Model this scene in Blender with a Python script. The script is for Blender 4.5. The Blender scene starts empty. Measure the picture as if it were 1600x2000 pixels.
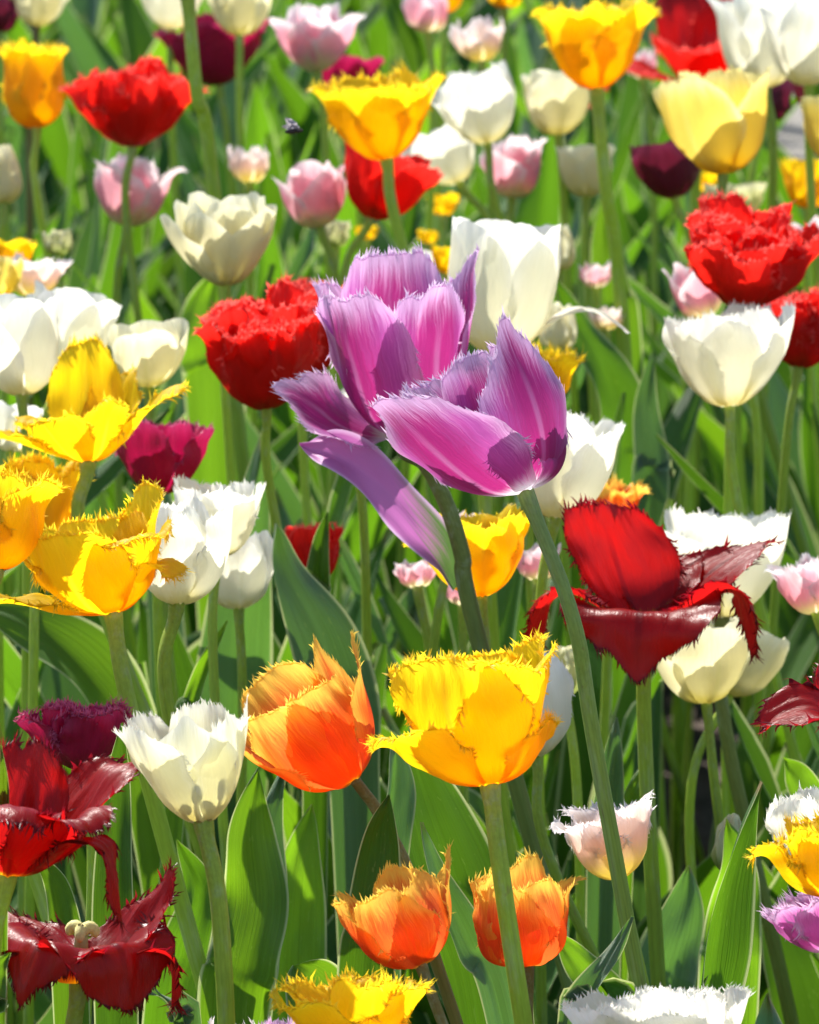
import bpy, math, random
import numpy as np
from mathutils import Vector, Matrix, noise as mnoise

random.seed(7)
rng = np.random.default_rng(7)
R = math.radians
sc = bpy.context.scene
COL = sc.collection

# ------------------------------------------------------------------ camera, world, sun, exposure
CAM_H = 1.05
F_PX = 15000.0                       # focal length in pixels of the 1600 x 2000 photograph
DS = F_PX / 10000.0                  # how much deeper the bed lies than at 10000 px
PITCH = math.atan(3150.0 / F_PX)
cam = bpy.data.cameras.new("camera")
cam_o = bpy.data.objects.new("camera", cam)
COL.objects.link(cam_o)
cam_o.location = (0, 0, CAM_H)
cam_o.rotation_euler = (math.pi / 2 - PITCH, 0, 0)
cam.sensor_width = 36
cam.lens = 36 * F_PX / 2000
cam.clip_start = 0.05
cam.clip_end = 200
cam.dof.use_dof = True
cam.dof.focus_distance = 1.815 * DS
cam.dof.aperture_fstop = 35
sc.camera = cam_o

SUN_EL, SUN_AZ = R(52), R(-32)       # azimuth measured from +Y (away from the camera) towards +X
world = bpy.data.worlds.new("World")
sc.world = world
world.use_nodes = True
wn = world.node_tree.nodes
bg = wn["Background"]
sky = wn.new("ShaderNodeTexSky")
sky.sky_type = 'NISHITA'
sky.sun_disc = False
sky.sun_elevation = SUN_EL
sky.sun_rotation = SUN_AZ
world.node_tree.links.new(sky.outputs[0], bg.inputs[0])
bg.inputs[1].default_value = 0.12
sun = bpy.data.lights.new("sun", 'SUN')
sun.energy = 5.0
sun.angle = R(0.5)
sun.color = (1.0, 0.95, 0.87)
sun_o = bpy.data.objects.new("sun", sun)
COL.objects.link(sun_o)
SUN_DIR = Vector((math.sin(SUN_AZ) * math.cos(SUN_EL), math.cos(SUN_AZ) * math.cos(SUN_EL), math.sin(SUN_EL)))
sun_o.location = SUN_DIR * 20
sun_o.rotation_euler = SUN_DIR.to_track_quat('Z', 'Y').to_euler()
sc.view_settings.view_transform = 'Standard'
sc.view_settings.look = 'None'
sc.view_settings.gamma = 1
sc.view_settings.exposure = 0.96
sc.render.engine = 'CYCLES'
sc.cycles.use_denoising = True
sc.cycles.max_bounces = 10
sc.cycles.diffuse_bounces = 5
sc.cycles.transmission_bounces = 6
sc.cycles.transparent_max_bounces = 8

# ------------------------------------------------------------------ pixel of the photo -> point in the bed
CP, SP = math.cos(PITCH), math.sin(PITCH)

def ray(px, py):
    x = (px - 800) / F_PX
    y = -(py - 1000) / F_PX
    return Vector((x, CP + y * SP, -SP + y * CP))

def at_z(px, py, z):
    r = ray(px, py)
    t = (z - CAM_H) / r.z
    return Vector((r.x * t, r.y * t, z))

def at_d(px, py, d):
    r = ray(px, py)
    t = d / r.y
    return Vector((r.x * t, d, CAM_H + r.z * t))

def to_px(p):
    x, y, z = p[0], p[1], p[2] - CAM_H
    dep = y * CP - z * SP
    up = y * SP + z * CP
    return 800 + F_PX * x / dep, 1000 - F_PX * up / dep

def m_per_px(p):
    return (p[1] * CP - (p[2] - CAM_H) * SP) / F_PX

# ------------------------------------------------------------------ object helpers
def tag(o, label, cat, group=None, kind=None):
    if label: o['label'] = label
    if cat: o['category'] = cat
    if group: o['group'] = group
    if kind: o['kind'] = kind

def empty(name, loc):
    o = bpy.data.objects.new(name, None)
    o.empty_display_size = 0.02
    o.location = loc
    COL.objects.link(o)
    return o

def mesh_obj(name, verts, faces, mat, parent=None, attrs=None, smooth=True):
    me = bpy.data.meshes.new(name)
    me.from_pydata([tuple(v) for v in verts], [], faces)
    if attrs:
        for k, a in attrs.items():
            at = me.attributes.new(k, 'FLOAT', 'POINT')
            at.data.foreach_set('value', np.asarray(a, dtype=np.float32))
    if smooth:
        me.polygons.foreach_set('use_smooth', [True] * len(me.polygons))
    me.materials.append(mat)
    me.update()
    o = bpy.data.objects.new(name, me)
    COL.objects.link(o)
    if parent is not None: o.parent = parent
    return o

# ------------------------------------------------------------------ materials
class NT:
    def __init__(s, name):
        s.m = bpy.data.materials.new(name)
        s.m.use_nodes = True
        s.t = s.m.node_tree
        s.t.nodes.clear()
        s.out = s.t.nodes.new("ShaderNodeOutputMaterial")
    def n(s, typ, **kw):
        nd = s.t.nodes.new(typ)
        for k, v in kw.items(): setattr(nd, k, v)
        return nd
    def put(s, sock, v):
        if v is None: return
        if hasattr(v, 'is_linked'): s.t.links.new(v, sock)
        else:
            if isinstance(v, (tuple, list)) and len(v) == 3 and sock.type == 'RGBA': v = (*v, 1)
            sock.default_value = v
    def attr(s, name): return s.n("ShaderNodeAttribute", attribute_name=name).outputs['Fac']
    def math(s, op, a, b=None, c=None, clamp=False):
        nd = s.n("ShaderNodeMath", operation=op, use_clamp=clamp)
        s.put(nd.inputs[0], a); s.put(nd.inputs[1], b)
        if c is not None: s.put(nd.inputs[2], c)
        return nd.outputs[0]
    def mix(s, f, a, b, blend='MIX'):
        nd = s.n("ShaderNodeMix", data_type='RGBA', blend_type=blend)
        s.put(nd.inputs[0], f); s.put(nd.inputs[6], a); s.put(nd.inputs[7], b)
        return nd.outputs[2]
    def ss(s, x, lo, hi):
        nd = s.n("ShaderNodeMapRange", interpolation_type='SMOOTHSTEP')
        s.put(nd.inputs[0], x); nd.inputs[1].default_value = lo; nd.inputs[2].default_value = hi
        return nd.outputs[0]
    def vec(s, x, y, z):
        nd = s.n("ShaderNodeCombineXYZ")
        for i, v in enumerate((x, y, z)): s.put(nd.inputs[i], v)
        return nd.outputs[0]
    def noise(s, vec, scale=1, detail=2, rough=.5):
        nd = s.n("ShaderNodeTexNoise")
        s.put(nd.inputs['Vector'], vec)
        nd.inputs['Scale'].default_value = scale
        nd.inputs['Detail'].default_value = detail
        nd.inputs['Roughness'].default_value = rough
        return nd.outputs['Fac']
    def bump(s, h, strength, dist):
        nd = s.n("ShaderNodeBump")
        nd.inputs['Strength'].default_value = strength
        nd.inputs['Distance'].default_value = dist
        s.put(nd.inputs['Height'], h)
        return nd.outputs[0]
    def thin(s, col, tcol, trans, rough, spec, normal=None, sheen=0.0):
        p = s.n("ShaderNodeBsdfPrincipled")
        s.put(p.inputs['Base Color'], col)
        s.put(p.inputs['Roughness'], rough)
        p.inputs['Specular IOR Level'].default_value = spec
        if sheen: p.inputs['Sheen Weight'].default_value = sheen
        t = s.n("ShaderNodeBsdfTranslucent")
        s.put(t.inputs['Color'], tcol)
        if normal is not None:
            s.put(p.inputs['Normal'], normal); s.put(t.inputs['Normal'], normal)
        mx = s.n("ShaderNodeMixShader")
        s.put(mx.inputs[0], trans)
        s.t.links.new(p.outputs[0], mx.inputs[1]); s.t.links.new(t.outputs[0], mx.inputs[2])
        s.t.links.new(mx.outputs[0], s.out.inputs[0])
        return s.m

def petal_mat(name, base, body, edge, tip=None, blaze=None, tgam=1.25, tgain=1.0, trans=.55, rough=.45, spec=.35,
              base_end=.28, streak=.25, rib=None, edge_lo=.25, edge_hi=.95, flame=None, rgain=1.0, ribf=.7):
    t = NT(name)
    pu, pv, pe = t.attr('pu'), t.attr('pv'), t.attr('pe')
    rnd = t.n("ShaderNodeObjectInfo").outputs['Random']
    rz = t.math('MULTIPLY', rnd, 60)
    wr = t.math('MULTIPLY', t.math('SUBTRACT', t.noise(t.vec(t.math('MULTIPLY', pu, 3.5), t.math('MULTIPLY', pv, 7), rz), 1, 3, .6), .5), 3.2)
    st = t.noise(t.vec(t.math('MULTIPLY_ADD', pu, 15, wr), t.math('MULTIPLY', pv, 2.2), rz), 1, 4, .7)
    fine = t.noise(t.vec(t.math('MULTIPLY_ADD', pu, 55, t.math('MULTIPLY', wr, 2.0)), t.math('MULTIPLY', pv, 4), rz), 1, 2, .6)
    big = t.noise(t.vec(t.math('MULTIPLY', pu, 1.6), t.math('MULTIPLY', pv, 1.7), rz), 1, 2, .5)
    c = body
    if flame is not None:      # darker flamed middle of the petal
        fm = t.math('SUBTRACT', 1.0, t.math('ABSOLUTE', pu))
        fm = t.math('ADD', fm, t.math('MULTIPLY', t.math('SUBTRACT', st, .5), .7))
        c = t.mix(t.ss(fm, .25, .85), body, flame)
    ef = t.math('ADD', pe, t.math('MULTIPLY', t.math('SUBTRACT', fine, .5), .75))
    ef = t.math('ADD', ef, t.math('MULTIPLY', t.math('SUBTRACT', st, .5), .25))
    c = t.mix(t.ss(ef, edge_lo, edge_hi), c, edge)
    if tip is not None: c = t.mix(t.ss(pe, .95, 1.25), c, tip)
    if rib is not None:
        rf = t.math('SUBTRACT', 1.0, t.ss(t.math('ABSOLUTE', pu), .015, .075))
        rf = t.math('MULTIPLY', rf, t.math('SUBTRACT', 1.0, t.ss(pv, .45, .95)))
        c = t.mix(t.math('MULTIPLY', rf, ribf), c, rib)
    bf = t.math('ADD', pv, t.math('MULTIPLY', t.math('SUBTRACT', st, .5), .22))
    c = t.mix(t.math('SUBTRACT', 1.0, t.ss(bf, base_end * .25, base_end)), c, base)
    val = t.math('MULTIPLY_ADD', t.math('SUBTRACT', st, .5), streak * .75, 1.0)
    val = t.math('MULTIPLY_ADD', t.math('SUBTRACT', fine, .5), streak * 1.1, val)
    val = t.math('MULTIPLY_ADD', t.math('SUBTRACT', big, .5), streak * .9, val)
    val = t.math('MULTIPLY_ADD', t.math('SUBTRACT', rnd, .5), .10, val)
    c = t.mix(1.0, c, t.n("ShaderNodeCombineColor").outputs[0], 'MIX') if False else t.mix(1.0, c, t.vec(val, val, val), 'MULTIPLY')
    g = t.n("ShaderNodeGamma"); t.put(g.inputs[0], c); g.inputs[1].default_value = tgam
    tc = t.mix(1.0, g.outputs[0], (tgain,) * 3, 'MULTIPLY')
    h = t.math('MULTIPLY_ADD', fine, .5, st)
    nrm = t.bump(h, .35, .0012)
    rgh = t.math('MULTIPLY_ADD', st, .25, rough - .12)
    if rgain != 1.0: c = t.mix(1.0, c, (rgain,) * 3, 'MULTIPLY')
    return t.thin(c, tc, trans, rgh, spec, nrm)

def leaf_mat(name, col, col2, tcol, trans=.45, glauc=.5, rough=.42, spec=.45):
    t = NT(name)
    pu, pv, pe = t.attr('pu'), t.attr('pv'), t.attr('pe')
    rnd = t.n("ShaderNodeObjectInfo").outputs['Random']
    rz = t.math('MULTIPLY', rnd, 60)
    st = t.noise(t.vec(t.math('MULTIPLY', pu, 22), t.math('MULTIPLY', pv, 1.1), rz), 1, 3, .65)
    fine = t.noise(t.vec(t.math('MULTIPLY', pu, 90), t.math('MULTIPLY', pv, 2.0), rz), 1, 2, .6)
    big = t.noise(t.vec(t.math('MULTIPLY', pu, 2.2), t.math('MULTIPLY', pv, 4.5), rz), 1, 4, .6)
    f = t.math('ADD', t.math('MULTIPLY', t.math('SUBTRACT', big, .5), 1.6), t.math('MULTIPLY_ADD', t.math('SUBTRACT', rnd, .5), .9, .5), clamp=True)
    c = t.mix(f, col, col2)
    val = t.math('MULTIPLY_ADD', t.math('SUBTRACT', st, .5), .75, 1.0)
    val = t.math('MULTIPLY_ADD', t.math('SUBTRACT', fine, .5), .5, val)
    c = t.mix(1.0, c, t.vec(val, val, val), 'MULTIPLY')
    tval = t.math('MULTIPLY_ADD', t.math('SUBTRACT', st, .5), .55, 1.0)
    tval = t.math('MULTIPLY_ADD', t.math('SUBTRACT', rnd, .5), .7, tval)
    tc = t.mix(1.0, tcol, t.vec(tval, tval, tval), 'MULTIPLY')
    ed = t.ss(pe, .90, .97)
    c = t.mix(ed, c, (.42, .50, .26)); tc = t.mix(ed, tc, (.55, .62, .25))
    dry = t.math('MULTIPLY', t.ss(pv, .955, .99), t.math('GREATER_THAN', rnd, .55))
    c = t.mix(dry, c, (.35, .25, .12))
    spots = t.ss(t.noise(t.vec(t.math('MULTIPLY', pu, 9), t.math('MULTIPLY', pv, 30), rz), 1, 2, .5), .67, .72)
    c = t.mix(t.math('MULTIPLY', spots, .5), c, (.30, .33, .14))
    nrm = t.bump(t.math('MULTIPLY_ADD', fine, .6, st), .5, .0014)
    return t.thin(c, tc, trans, t.math('MULTIPLY_ADD', big, .3, rough - .15), spec, nrm)

def stem_mat(name, col, col2, trans=.38):
    t = NT(name)
    pu, pv = t.attr('pu'), t.attr('pv')
    rnd = t.n("ShaderNodeObjectInfo").outputs['Random']
    rz = t.math('MULTIPLY', rnd, 60)
    st = t.noise(t.vec(t.math('MULTIPLY', pu, 10), t.math('MULTIPLY', pv, 2.5), rz), 1, 3, .6)
    mott = t.noise(t.vec(t.math('MULTIPLY', pu, 14), t.math('MULTIPLY', pv, 60), rz), 1, 3, .6)
    c = t.mix(t.math('MULTIPLY_ADD', t.math('SUBTRACT', st, .5), .9, t.math('MULTIPLY', pv, .8), clamp=True), col2, col)
    bloom = t.noise(t.vec(t.math('MULTIPLY', pu, 3), t.math('MULTIPLY', pv, 14), rz), 1, 4, .65)
    c = t.mix(t.math('MULTIPLY', t.ss(bloom, .48, .72), .45), c, (.42, .50, .34))
    rid = t.noise(t.vec(t.math('MULTIPLY', pu, 26), t.math('MULTIPLY', pv, 1.5), rz), 1, 2, .5)
    scar = t.ss(t.noise(t.vec(t.math('MULTIPLY', pu, 5), t.math('MULTIPLY', pv, 40), rz), 1, 2, .5), .70, .76)
    c = t.mix(t.math('MULTIPLY', scar, .45), c, (.30, .24, .10))
    v = t.math('MULTIPLY_ADD', t.math('SUBTRACT', mott, .5), .6, t.math('MULTIPLY_ADD', rnd, .3, .85))
    v = t.math('MULTIPLY_ADD', t.math('SUBTRACT', rid, .5), .5, v)
    c = t.mix(1.0, c, t.vec(v, v, v), 'MULTIPLY')
    return t.thin(c, c, trans, .5, .22, t.bump(mott, .25, .001))

def plain_mat(name, col, rough=.6, trans=0.0):
    t = NT(name)
    co = t.n("ShaderNodeTexCoord").outputs['Object']
    n = t.noise(co, 900, 3, .6)
    v = t.math('MULTIPLY_ADD', t.math('SUBTRACT', n, .5), .5, 1.0)
    c = t.mix(1.0, col, t.vec(v, v, v), 'MULTIPLY')
    return t.thin(c, c, trans, rough, .3, t.bump(n, .4, .0006))

M = dict(
    yellow=petal_mat("yellow_petal", (.90, .47, .004), (.93, .61, .006), (.94, .68, .014), tip=(.94, .70, .03), tgam=1.0, trans=.68, streak=.14, base_end=.22, rib=(.86, .56, .02)),
    pale_yellow=petal_mat("pale_yellow_petal", (.80, .57, .04), (.85, .69, .14), (.88, .80, .36), tip=(.88, .80, .34), tgam=1.1, trans=.6, streak=.12, rib=(.85, .72, .2)),
    cream=petal_mat("cream_petal", (.72, .66, .30), (.84, .79, .52), (.88, .86, .66), tip=(.88, .86, .66), tgam=1.1, trans=.55, streak=.14, rib=(.82, .78, .45)),
    white=petal_mat("white_petal", (.84, .78, .48), (.88, .86, .71), (.90, .89, .81), tip=(.90, .89, .81), tgam=1.0, trans=.59, streak=.12, rib=(.86, .84, .66)),
    red=petal_mat("red_petal", (.60, .03, .006), (.70, .010, .006), (.74, .014, .010), tip=(.84, .10, .08), tgam=.9, tgain=1.15, trans=.58, streak=.18, rough=.55, spec=.3),
    dark_red=petal_mat("dark_red_petal", (.85, .46, .006), (.42, .003, .003), (.30, .002, .004), tip=(.16, .002, .006), tgam=.85, tgain=1.3, rgain=.6, trans=.55, streak=.35, rough=.34, spec=.42, base_end=.15, rib=(.16, .001, .003), edge_lo=.6, edge_hi=1.2),
    purple=petal_mat("purple_petal", (.78, .74, .80), (.51, .12, .41), (.74, .46, .70), tip=(.80, .62, .80), tgam=1.1, tgain=1.05, trans=.52, streak=.35, rough=.38, spec=.4, base_end=.20, rib=(.66, .36, .62), ribf=.35, edge_lo=.22, edge_hi=.95, flame=(.43, .035, .21)),
    orange=petal_mat("orange_petal", (.80, .46, .03), (.86, .22, .015), (.94, .54, .07), tip=(.94, .66, .10), tgam=.95, trans=.6, streak=.25, base_end=.14, edge_lo=.10, edge_hi=.80, flame=(.84, .12, .02)),
    magenta=petal_mat("magenta_petal", (.30, .01, .03), (.43, .006, .06), (.46, .02, .10), tip=(.54, .09, .2), tgam=.95, trans=.45, streak=.35, rough=.4),
    maroon=petal_mat("maroon_petal", (.12, .01, .02), (.13, .008, .025), (.16, .02, .05), tgam=.95, trans=.4, streak=.35, rough=.4),
    ivory=petal_mat("ivory_petal", (.84, .78, .44), (.89, .86, .60), (.91, .89, .74), tip=(.91, .89, .74), tgam=1.1, trans=.55, streak=.12, rib=(.86, .83, .52)),
    pink=petal_mat("pink_petal", (.82, .76, .46), (.88, .54, .57), (.91, .80, .80), tip=(.91, .87, .87), tgam=1.0, trans=.55, streak=.22, base_end=.42, edge_lo=.15, edge_hi=.85, flame=(.86, .40, .47)),
    pale_pink=petal_mat("pale_pink_petal", (.88, .76, .30), (.88, .68, .58), (.91, .83, .82), tip=(.92, .88, .88), tgam=1.05, trans=.55, streak=.15, base_end=.55, edge_lo=.2, edge_hi=.95),
    lilac=petal_mat("lilac_petal", (.72, .5, .66), (.66, .20, .50), (.76, .48, .70), tip=(.8, .6, .78), trans=.5, streak=.25),
    green_bud=petal_mat("bud_petal", (.34, .40, .12), (.66, .66, .34), (.80, .78, .52), tgam=1.1, trans=.45, streak=.2, base_end=.6),
    leaf=leaf_mat("tulip_leaf_green", (.042, .115, .026), (.070, .150, .045), (.125, .295, .007), spec=.32),
    leaf_blue=leaf_mat("tulip_leaf_glaucous", (.10, .175, .10), (.16, .25, .175), (.13, .30, .03), trans=.34, rough=.36, spec=.5),
    leaf_bright=leaf_mat("tulip_leaf_bright", (.075, .16, .035), (.10, .20, .05), (.20, .41, .009), trans=.5, spec=.3),
    stem=stem_mat("green_stem", (.42, .53, .08), (.31, .46, .055)),
    stem_olive=stem_mat("olive_stem", (.22, .22, .06), (.22, .30, .08)),
    stem_brown=stem_mat("brown_stem", (.26, .19, .065), (.24, .24, .07)),
    stem_grey=stem_mat("grey_green_stem", (.34, .46, .15), (.35, .47, .09)),
    stigma=plain_mat("pale_stigma", (.66, .62, .26), .7, .2),
    filament=plain_mat("filament_green", (.45, .42, .15), .6, .1),
    anther=plain_mat("dark_anther", (.06, .03, .06), .8),
    insect=plain_mat("dark_insect_body", (.035, .022, .018), .5),
    wing=plain_mat("smoky_wing", (.40, .37, .40), .25, .5),
)

# ------------------------------------------------------------------ petals
def smooth_profile(keys, n=161):
    kv = np.array([k[0] for k in keys], float); ka = np.array([k[1] for k in keys], float)
    v = np.linspace(0, 1, n)
    a = np.interp(v, kv, ka)
    w = max(3, n // 9) | 1
    ker = np.hanning(w + 2)[1:-1]; ker /= ker.sum()
    pad = w // 2
    ap = np.concatenate([np.full(pad, a[0]), a, np.full(pad, a[-1])])
    return v, np.radians(np.convolve(ap, ker, 'valid'))

def integrate(keys):
    v, a = smooth_profile(keys)
    ds = v[1] - v[0]
    r = np.concatenate([[0], np.cumsum((np.sin(a[1:]) + np.sin(a[:-1])) * .5 * ds)])
    z = np.concatenate([[0], np.cumsum((np.cos(a[1:]) + np.cos(a[:-1])) * .5 * ds)])
    return v, a, r, z

def cup_keys(m, flare):
    return [(0, 82), (.10, 62 if m > 0 else 50), (.38, m), (.72, m - 20), (1, m - 20 + flare)]

def solve_cup(ratio, flare):
    lo, hi = -4.0, 75.0
    for _ in range(24):
        mid = (lo + hi) / 2
        v, a, r, z = integrate(cup_keys(mid, flare))
        if 2 * r.max() / max(z.max(), .02) < ratio: lo = mid
        else: hi = mid
    return (lo + hi) / 2

class FX:                                   # fringe description, metres
    def __init__(s, length=.0035, n=1, spread=.35, start=.35, width=.0011):
        s.length, s.n, s.spread, s.start, s.width = length, n, spread, start, width

def petal_mesh(axis_frame, origin, phi, L, W, keys, fx, nu, nv, tip='round', ripple=.0015, cup=1.0, r0=.0025,
               sway=0.0, roll=0.0, twist=0.0, shoulder=.5, seed=0, crinkle=.0012, basew=.26):
    """verts (world), faces, attrs of ONE petal."""
    g = np.random.default_rng(seed)
    ex, ey, ez = axis_frame                  # ex: towards viewer's right, ey: away from viewer, ez: flower axis
    ph = math.radians(phi)
    er = ex * math.sin(ph) - ey * math.cos(ph)
    et = ex * math.cos(ph) + ey * math.sin(ph)
    v, a, r, z = integrate(keys)
    u = np.linspace(-1, 1, nu + 1)
    au = np.abs(u)
    if tip == 'round': top = shoulder + (1 - shoulder) * np.clip(1 - au ** 2.3, 0, 1) ** .62
    elif tip == 'point': top = shoulder + (1 - shoulder) * (1 - au ** 1.15) ** .95
    elif tip == 'ogee': top = shoulder + (1 - shoulder) * (.75 * np.clip(1 - au ** 1.8, 0, 1) ** .7 + .25 * np.exp(-(au / .2) ** 2))
    else: top = shoulder + (1 - shoulder) * np.clip(1 - au ** 4, 0, 1) ** .6
    nzu = np.array([mnoise.noise((x * 3.1, seed * 1.37, .5)) for x in u]) * .05 + np.array([mnoise.noise((x * 9, seed * 2.1, 3.5)) for x in u]) * .03
    top = np.clip(top + nzu * (1 if fx else .4), .2, 1.0)
    tt = np.linspace(0, 1, nv + 1)
    V = tt[:, None] * top[None, :]
    U = np.repeat(u[None, :], nv + 1, 0)
    vm = .52
    wv = basew + (1 - basew) * np.sin(np.clip(V / vm, 0, 1) * math.pi / 2) ** .9
    wv *= 1 - .18 * np.clip((V - vm) / (1 - vm), 0, 1) ** 1.5
    w = W * wv
    A = np.interp(V, v, a); Rr = np.interp(V, v, r) * L + r0; Z = np.interp(V, v, z) * L
    openf = np.clip(1.25 - A / math.radians(95), .06, 1)
    k = cup * openf / np.maximum(Rr, .35 * W)
    th = np.clip(U * w * k, -1.45, 1.45)
    kk = np.where(np.abs(U * w) > 1e-9, th / np.where(np.abs(U * w) > 1e-9, U * w, 1), k)
    kk = np.maximum(kk, 1e-3)
    X = np.sin(th) / kk
    N = (1 - np.cos(th)) / kk
    p1, p2, p3 = g.uniform(0, 6.28, 3)
    AU = np.abs(U)
    N = N + ripple * AU ** 2 * V * np.sin(V * 15 + p1 + np.sign(U) * p2) + ripple * .8 * V ** 2 * np.sin(U * 4.5 + p3)
    cr = np.zeros_like(V)
    for i in range(nv + 1):
        for j in range(0, nu + 1):
            cr[i, j] = mnoise.noise((U[i, j] * 2.6, V[i, j] * 2.4, seed * .731)) + .45 * mnoise.noise((U[i, j] * 7, V[i, j] * 5, seed * .31 + 9))
    N = N + cr * crinkle * 2 * V - .0006 * np.exp(-(U / .10) ** 2) * np.clip(1 - V, 0, 1)
    N = N + roll * U * W * V
    X = X + sway * L * V ** 2
    if twist:
        ct, s_ = np.cos(twist * V ** 1.5), np.sin(twist * V ** 1.5)
        X, N = X * ct - N * s_, X * s_ + N * ct
    sA, cA = np.sin(A), np.cos(A)
    o = np.array(origin)
    er_, et_, ez_ = np.array(er), np.array(et), np.array(ez)
    P = (o + er_ * (Rr - cA * N)[..., None] + et_ * X[..., None] + ez_ * (Z + sA * N)[..., None])
    nrm = (-er_ * cA[..., None] + ez_ * sA[..., None])
    # edge closeness
    d_side = (1 - AU) * w
    d_top = (top[None, :] - V) * L
    E = np.exp(-np.minimum(d_side * 1.6 + np.clip(.35 - V, 0, 1) * L, d_top) / (.17 * L))
    nw = nu + 1
    verts = P.reshape(-1, 3).tolist()
    pu, pv, pe = U.ravel().tolist(), V.ravel().tolist(), np.minimum(E, .95).ravel().tolist()
    faces = [(i * nw + j, i * nw + j + 1, (i + 1) * nw + j + 1, (i + 1) * nw + j) for i in range(nv) for j in range(nu)]
    if fx:
        i0 = int(nv * fx.start)
        bd = [(i, 0, i, 1) for i in range(i0, nv)] + [(nv, j, nv - 1, j) for j in range(nu + 1)] + [(i, nu, i, nu - 1) for i in range(nv - 1, i0 - 1, -1)]
        for b in range(len(bd) - 1):
            (i1, j1, i1b, j1b), (i2, j2, i2b, j2b) = bd[b], bd[b + 1]
            A_, B_ = P[i1, j1], P[i2, j2]
            mid = (A_ + B_) / 2
            out = mid - (P[i1b, j1b] + P[i2b, j2b]) / 2
            ln = np.linalg.norm(out)
            if ln < 1e-7: continue
            out /= ln
            al = B_ - A_
            el = np.linalg.norm(al)
            if el < 1e-7: continue
            al_n = al / el
            ramp = min(1.0, (b + 1) / 8, (len(bd) - b) / 8)
            cl = .65 + .7 * mnoise.noise((b * .23, seed * 1.9, 1.1))
            upb = al_n * (.35 if b < len(bd) / 2 else -.35)
            for q in range(fx.n):
                ll = fx.length * ramp * max(.15, cl) * g.uniform(.35, 1.35)
                n_ = nrm[i1, j1]
                dr = out + upb + al_n * g.normal(0, .30) + n_ * g.normal(0, fx.spread)
                dr /= np.linalg.norm(dr)
                dr2 = dr + n_ * g.normal(0, fx.spread * .9) + al_n * g.normal(0, .25)
                dr2 /= np.linalg.norm(dr2)
                wd = min(el * 1.3, fx.width) * .5
                m_ = mid + dr * ll * .5
                base = len(verts)
                verts += [(m_ - al_n * wd * .62).tolist(), (m_ + al_n * wd * .62).tolist(), (m_ + dr2 * ll * .6).tolist()]
                x_ = U[i1, j1]; y_ = V[i1, j1]
                pu += [x_] * 3; pv += [y_] * 3; pe += [1.35, 1.35, 1.9]
                ia, ib = i1 * nw + j1, i2 * nw + j2
                faces += [(ia, ib, base + 1, base), (base, base + 1, base + 2)]
    return verts, faces, dict(pu=pu, pv=pv, pe=pe)

# ------------------------------------------------------------------ tubes, leaves
def catmull(pts, n):
    pts = [np.array(p, float) for p in pts]
    P = [2 * pts[0] - pts[1]] + pts + [2 * pts[-1] - pts[-2]]
    out = []
    seg = len(pts) - 1
    for q in range(n + 1):
        t = q / n * seg
        i = min(int(t), seg - 1); f = t - i
        p0, p1, p2, p3 = P[i:i + 4]
        out.append(.5 * ((2 * p1) + (-p0 + p2) * f + (2 * p0 - 5 * p1 + 4 * p2 - p3) * f * f + (-p0 + 3 * p1 - 3 * p2 + p3) * f ** 3))
    return np.array(out)

def tube(pts, radii, sides=10, cap=True):
    pts = np.array(pts); n = len(pts)
    tan = np.gradient(pts, axis=0); tan /= np.linalg.norm(tan, axis=1)[:, None]
    ref = np.array((0.0, 1.0, 0.0))
    verts, faces, pu, pv = [], [], [], []
    for i in range(n):
        s1 = np.cross(tan[i], ref); s1 /= max(np.linalg.norm(s1), 1e-6)
        s2 = np.cross(s1, tan[i])
        for k in range(sides):
            an = 2 * math.pi * k / sides
            verts.append((pts[i] + (s1 * math.cos(an) + s2 * math.sin(an)) * radii[i]).tolist())
            pu.append(k / sides if k <= sides / 2 else 1 - k / sides); pv.append(i / (n - 1))
    for i in range(n - 1):
        for k in range(sides):
            k2 = (k + 1) % sides
            faces.append((i * sides + k, i * sides + k2, (i + 1) * sides + k2, (i + 1) * sides + k))
    if cap:
        faces.append(tuple(range(sides))[::-1]); faces.append(tuple((n - 1) * sides + k for k in range(sides)))
    return verts, faces, dict(pu=pu, pv=pv, pe=[0] * len(pu))

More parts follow.
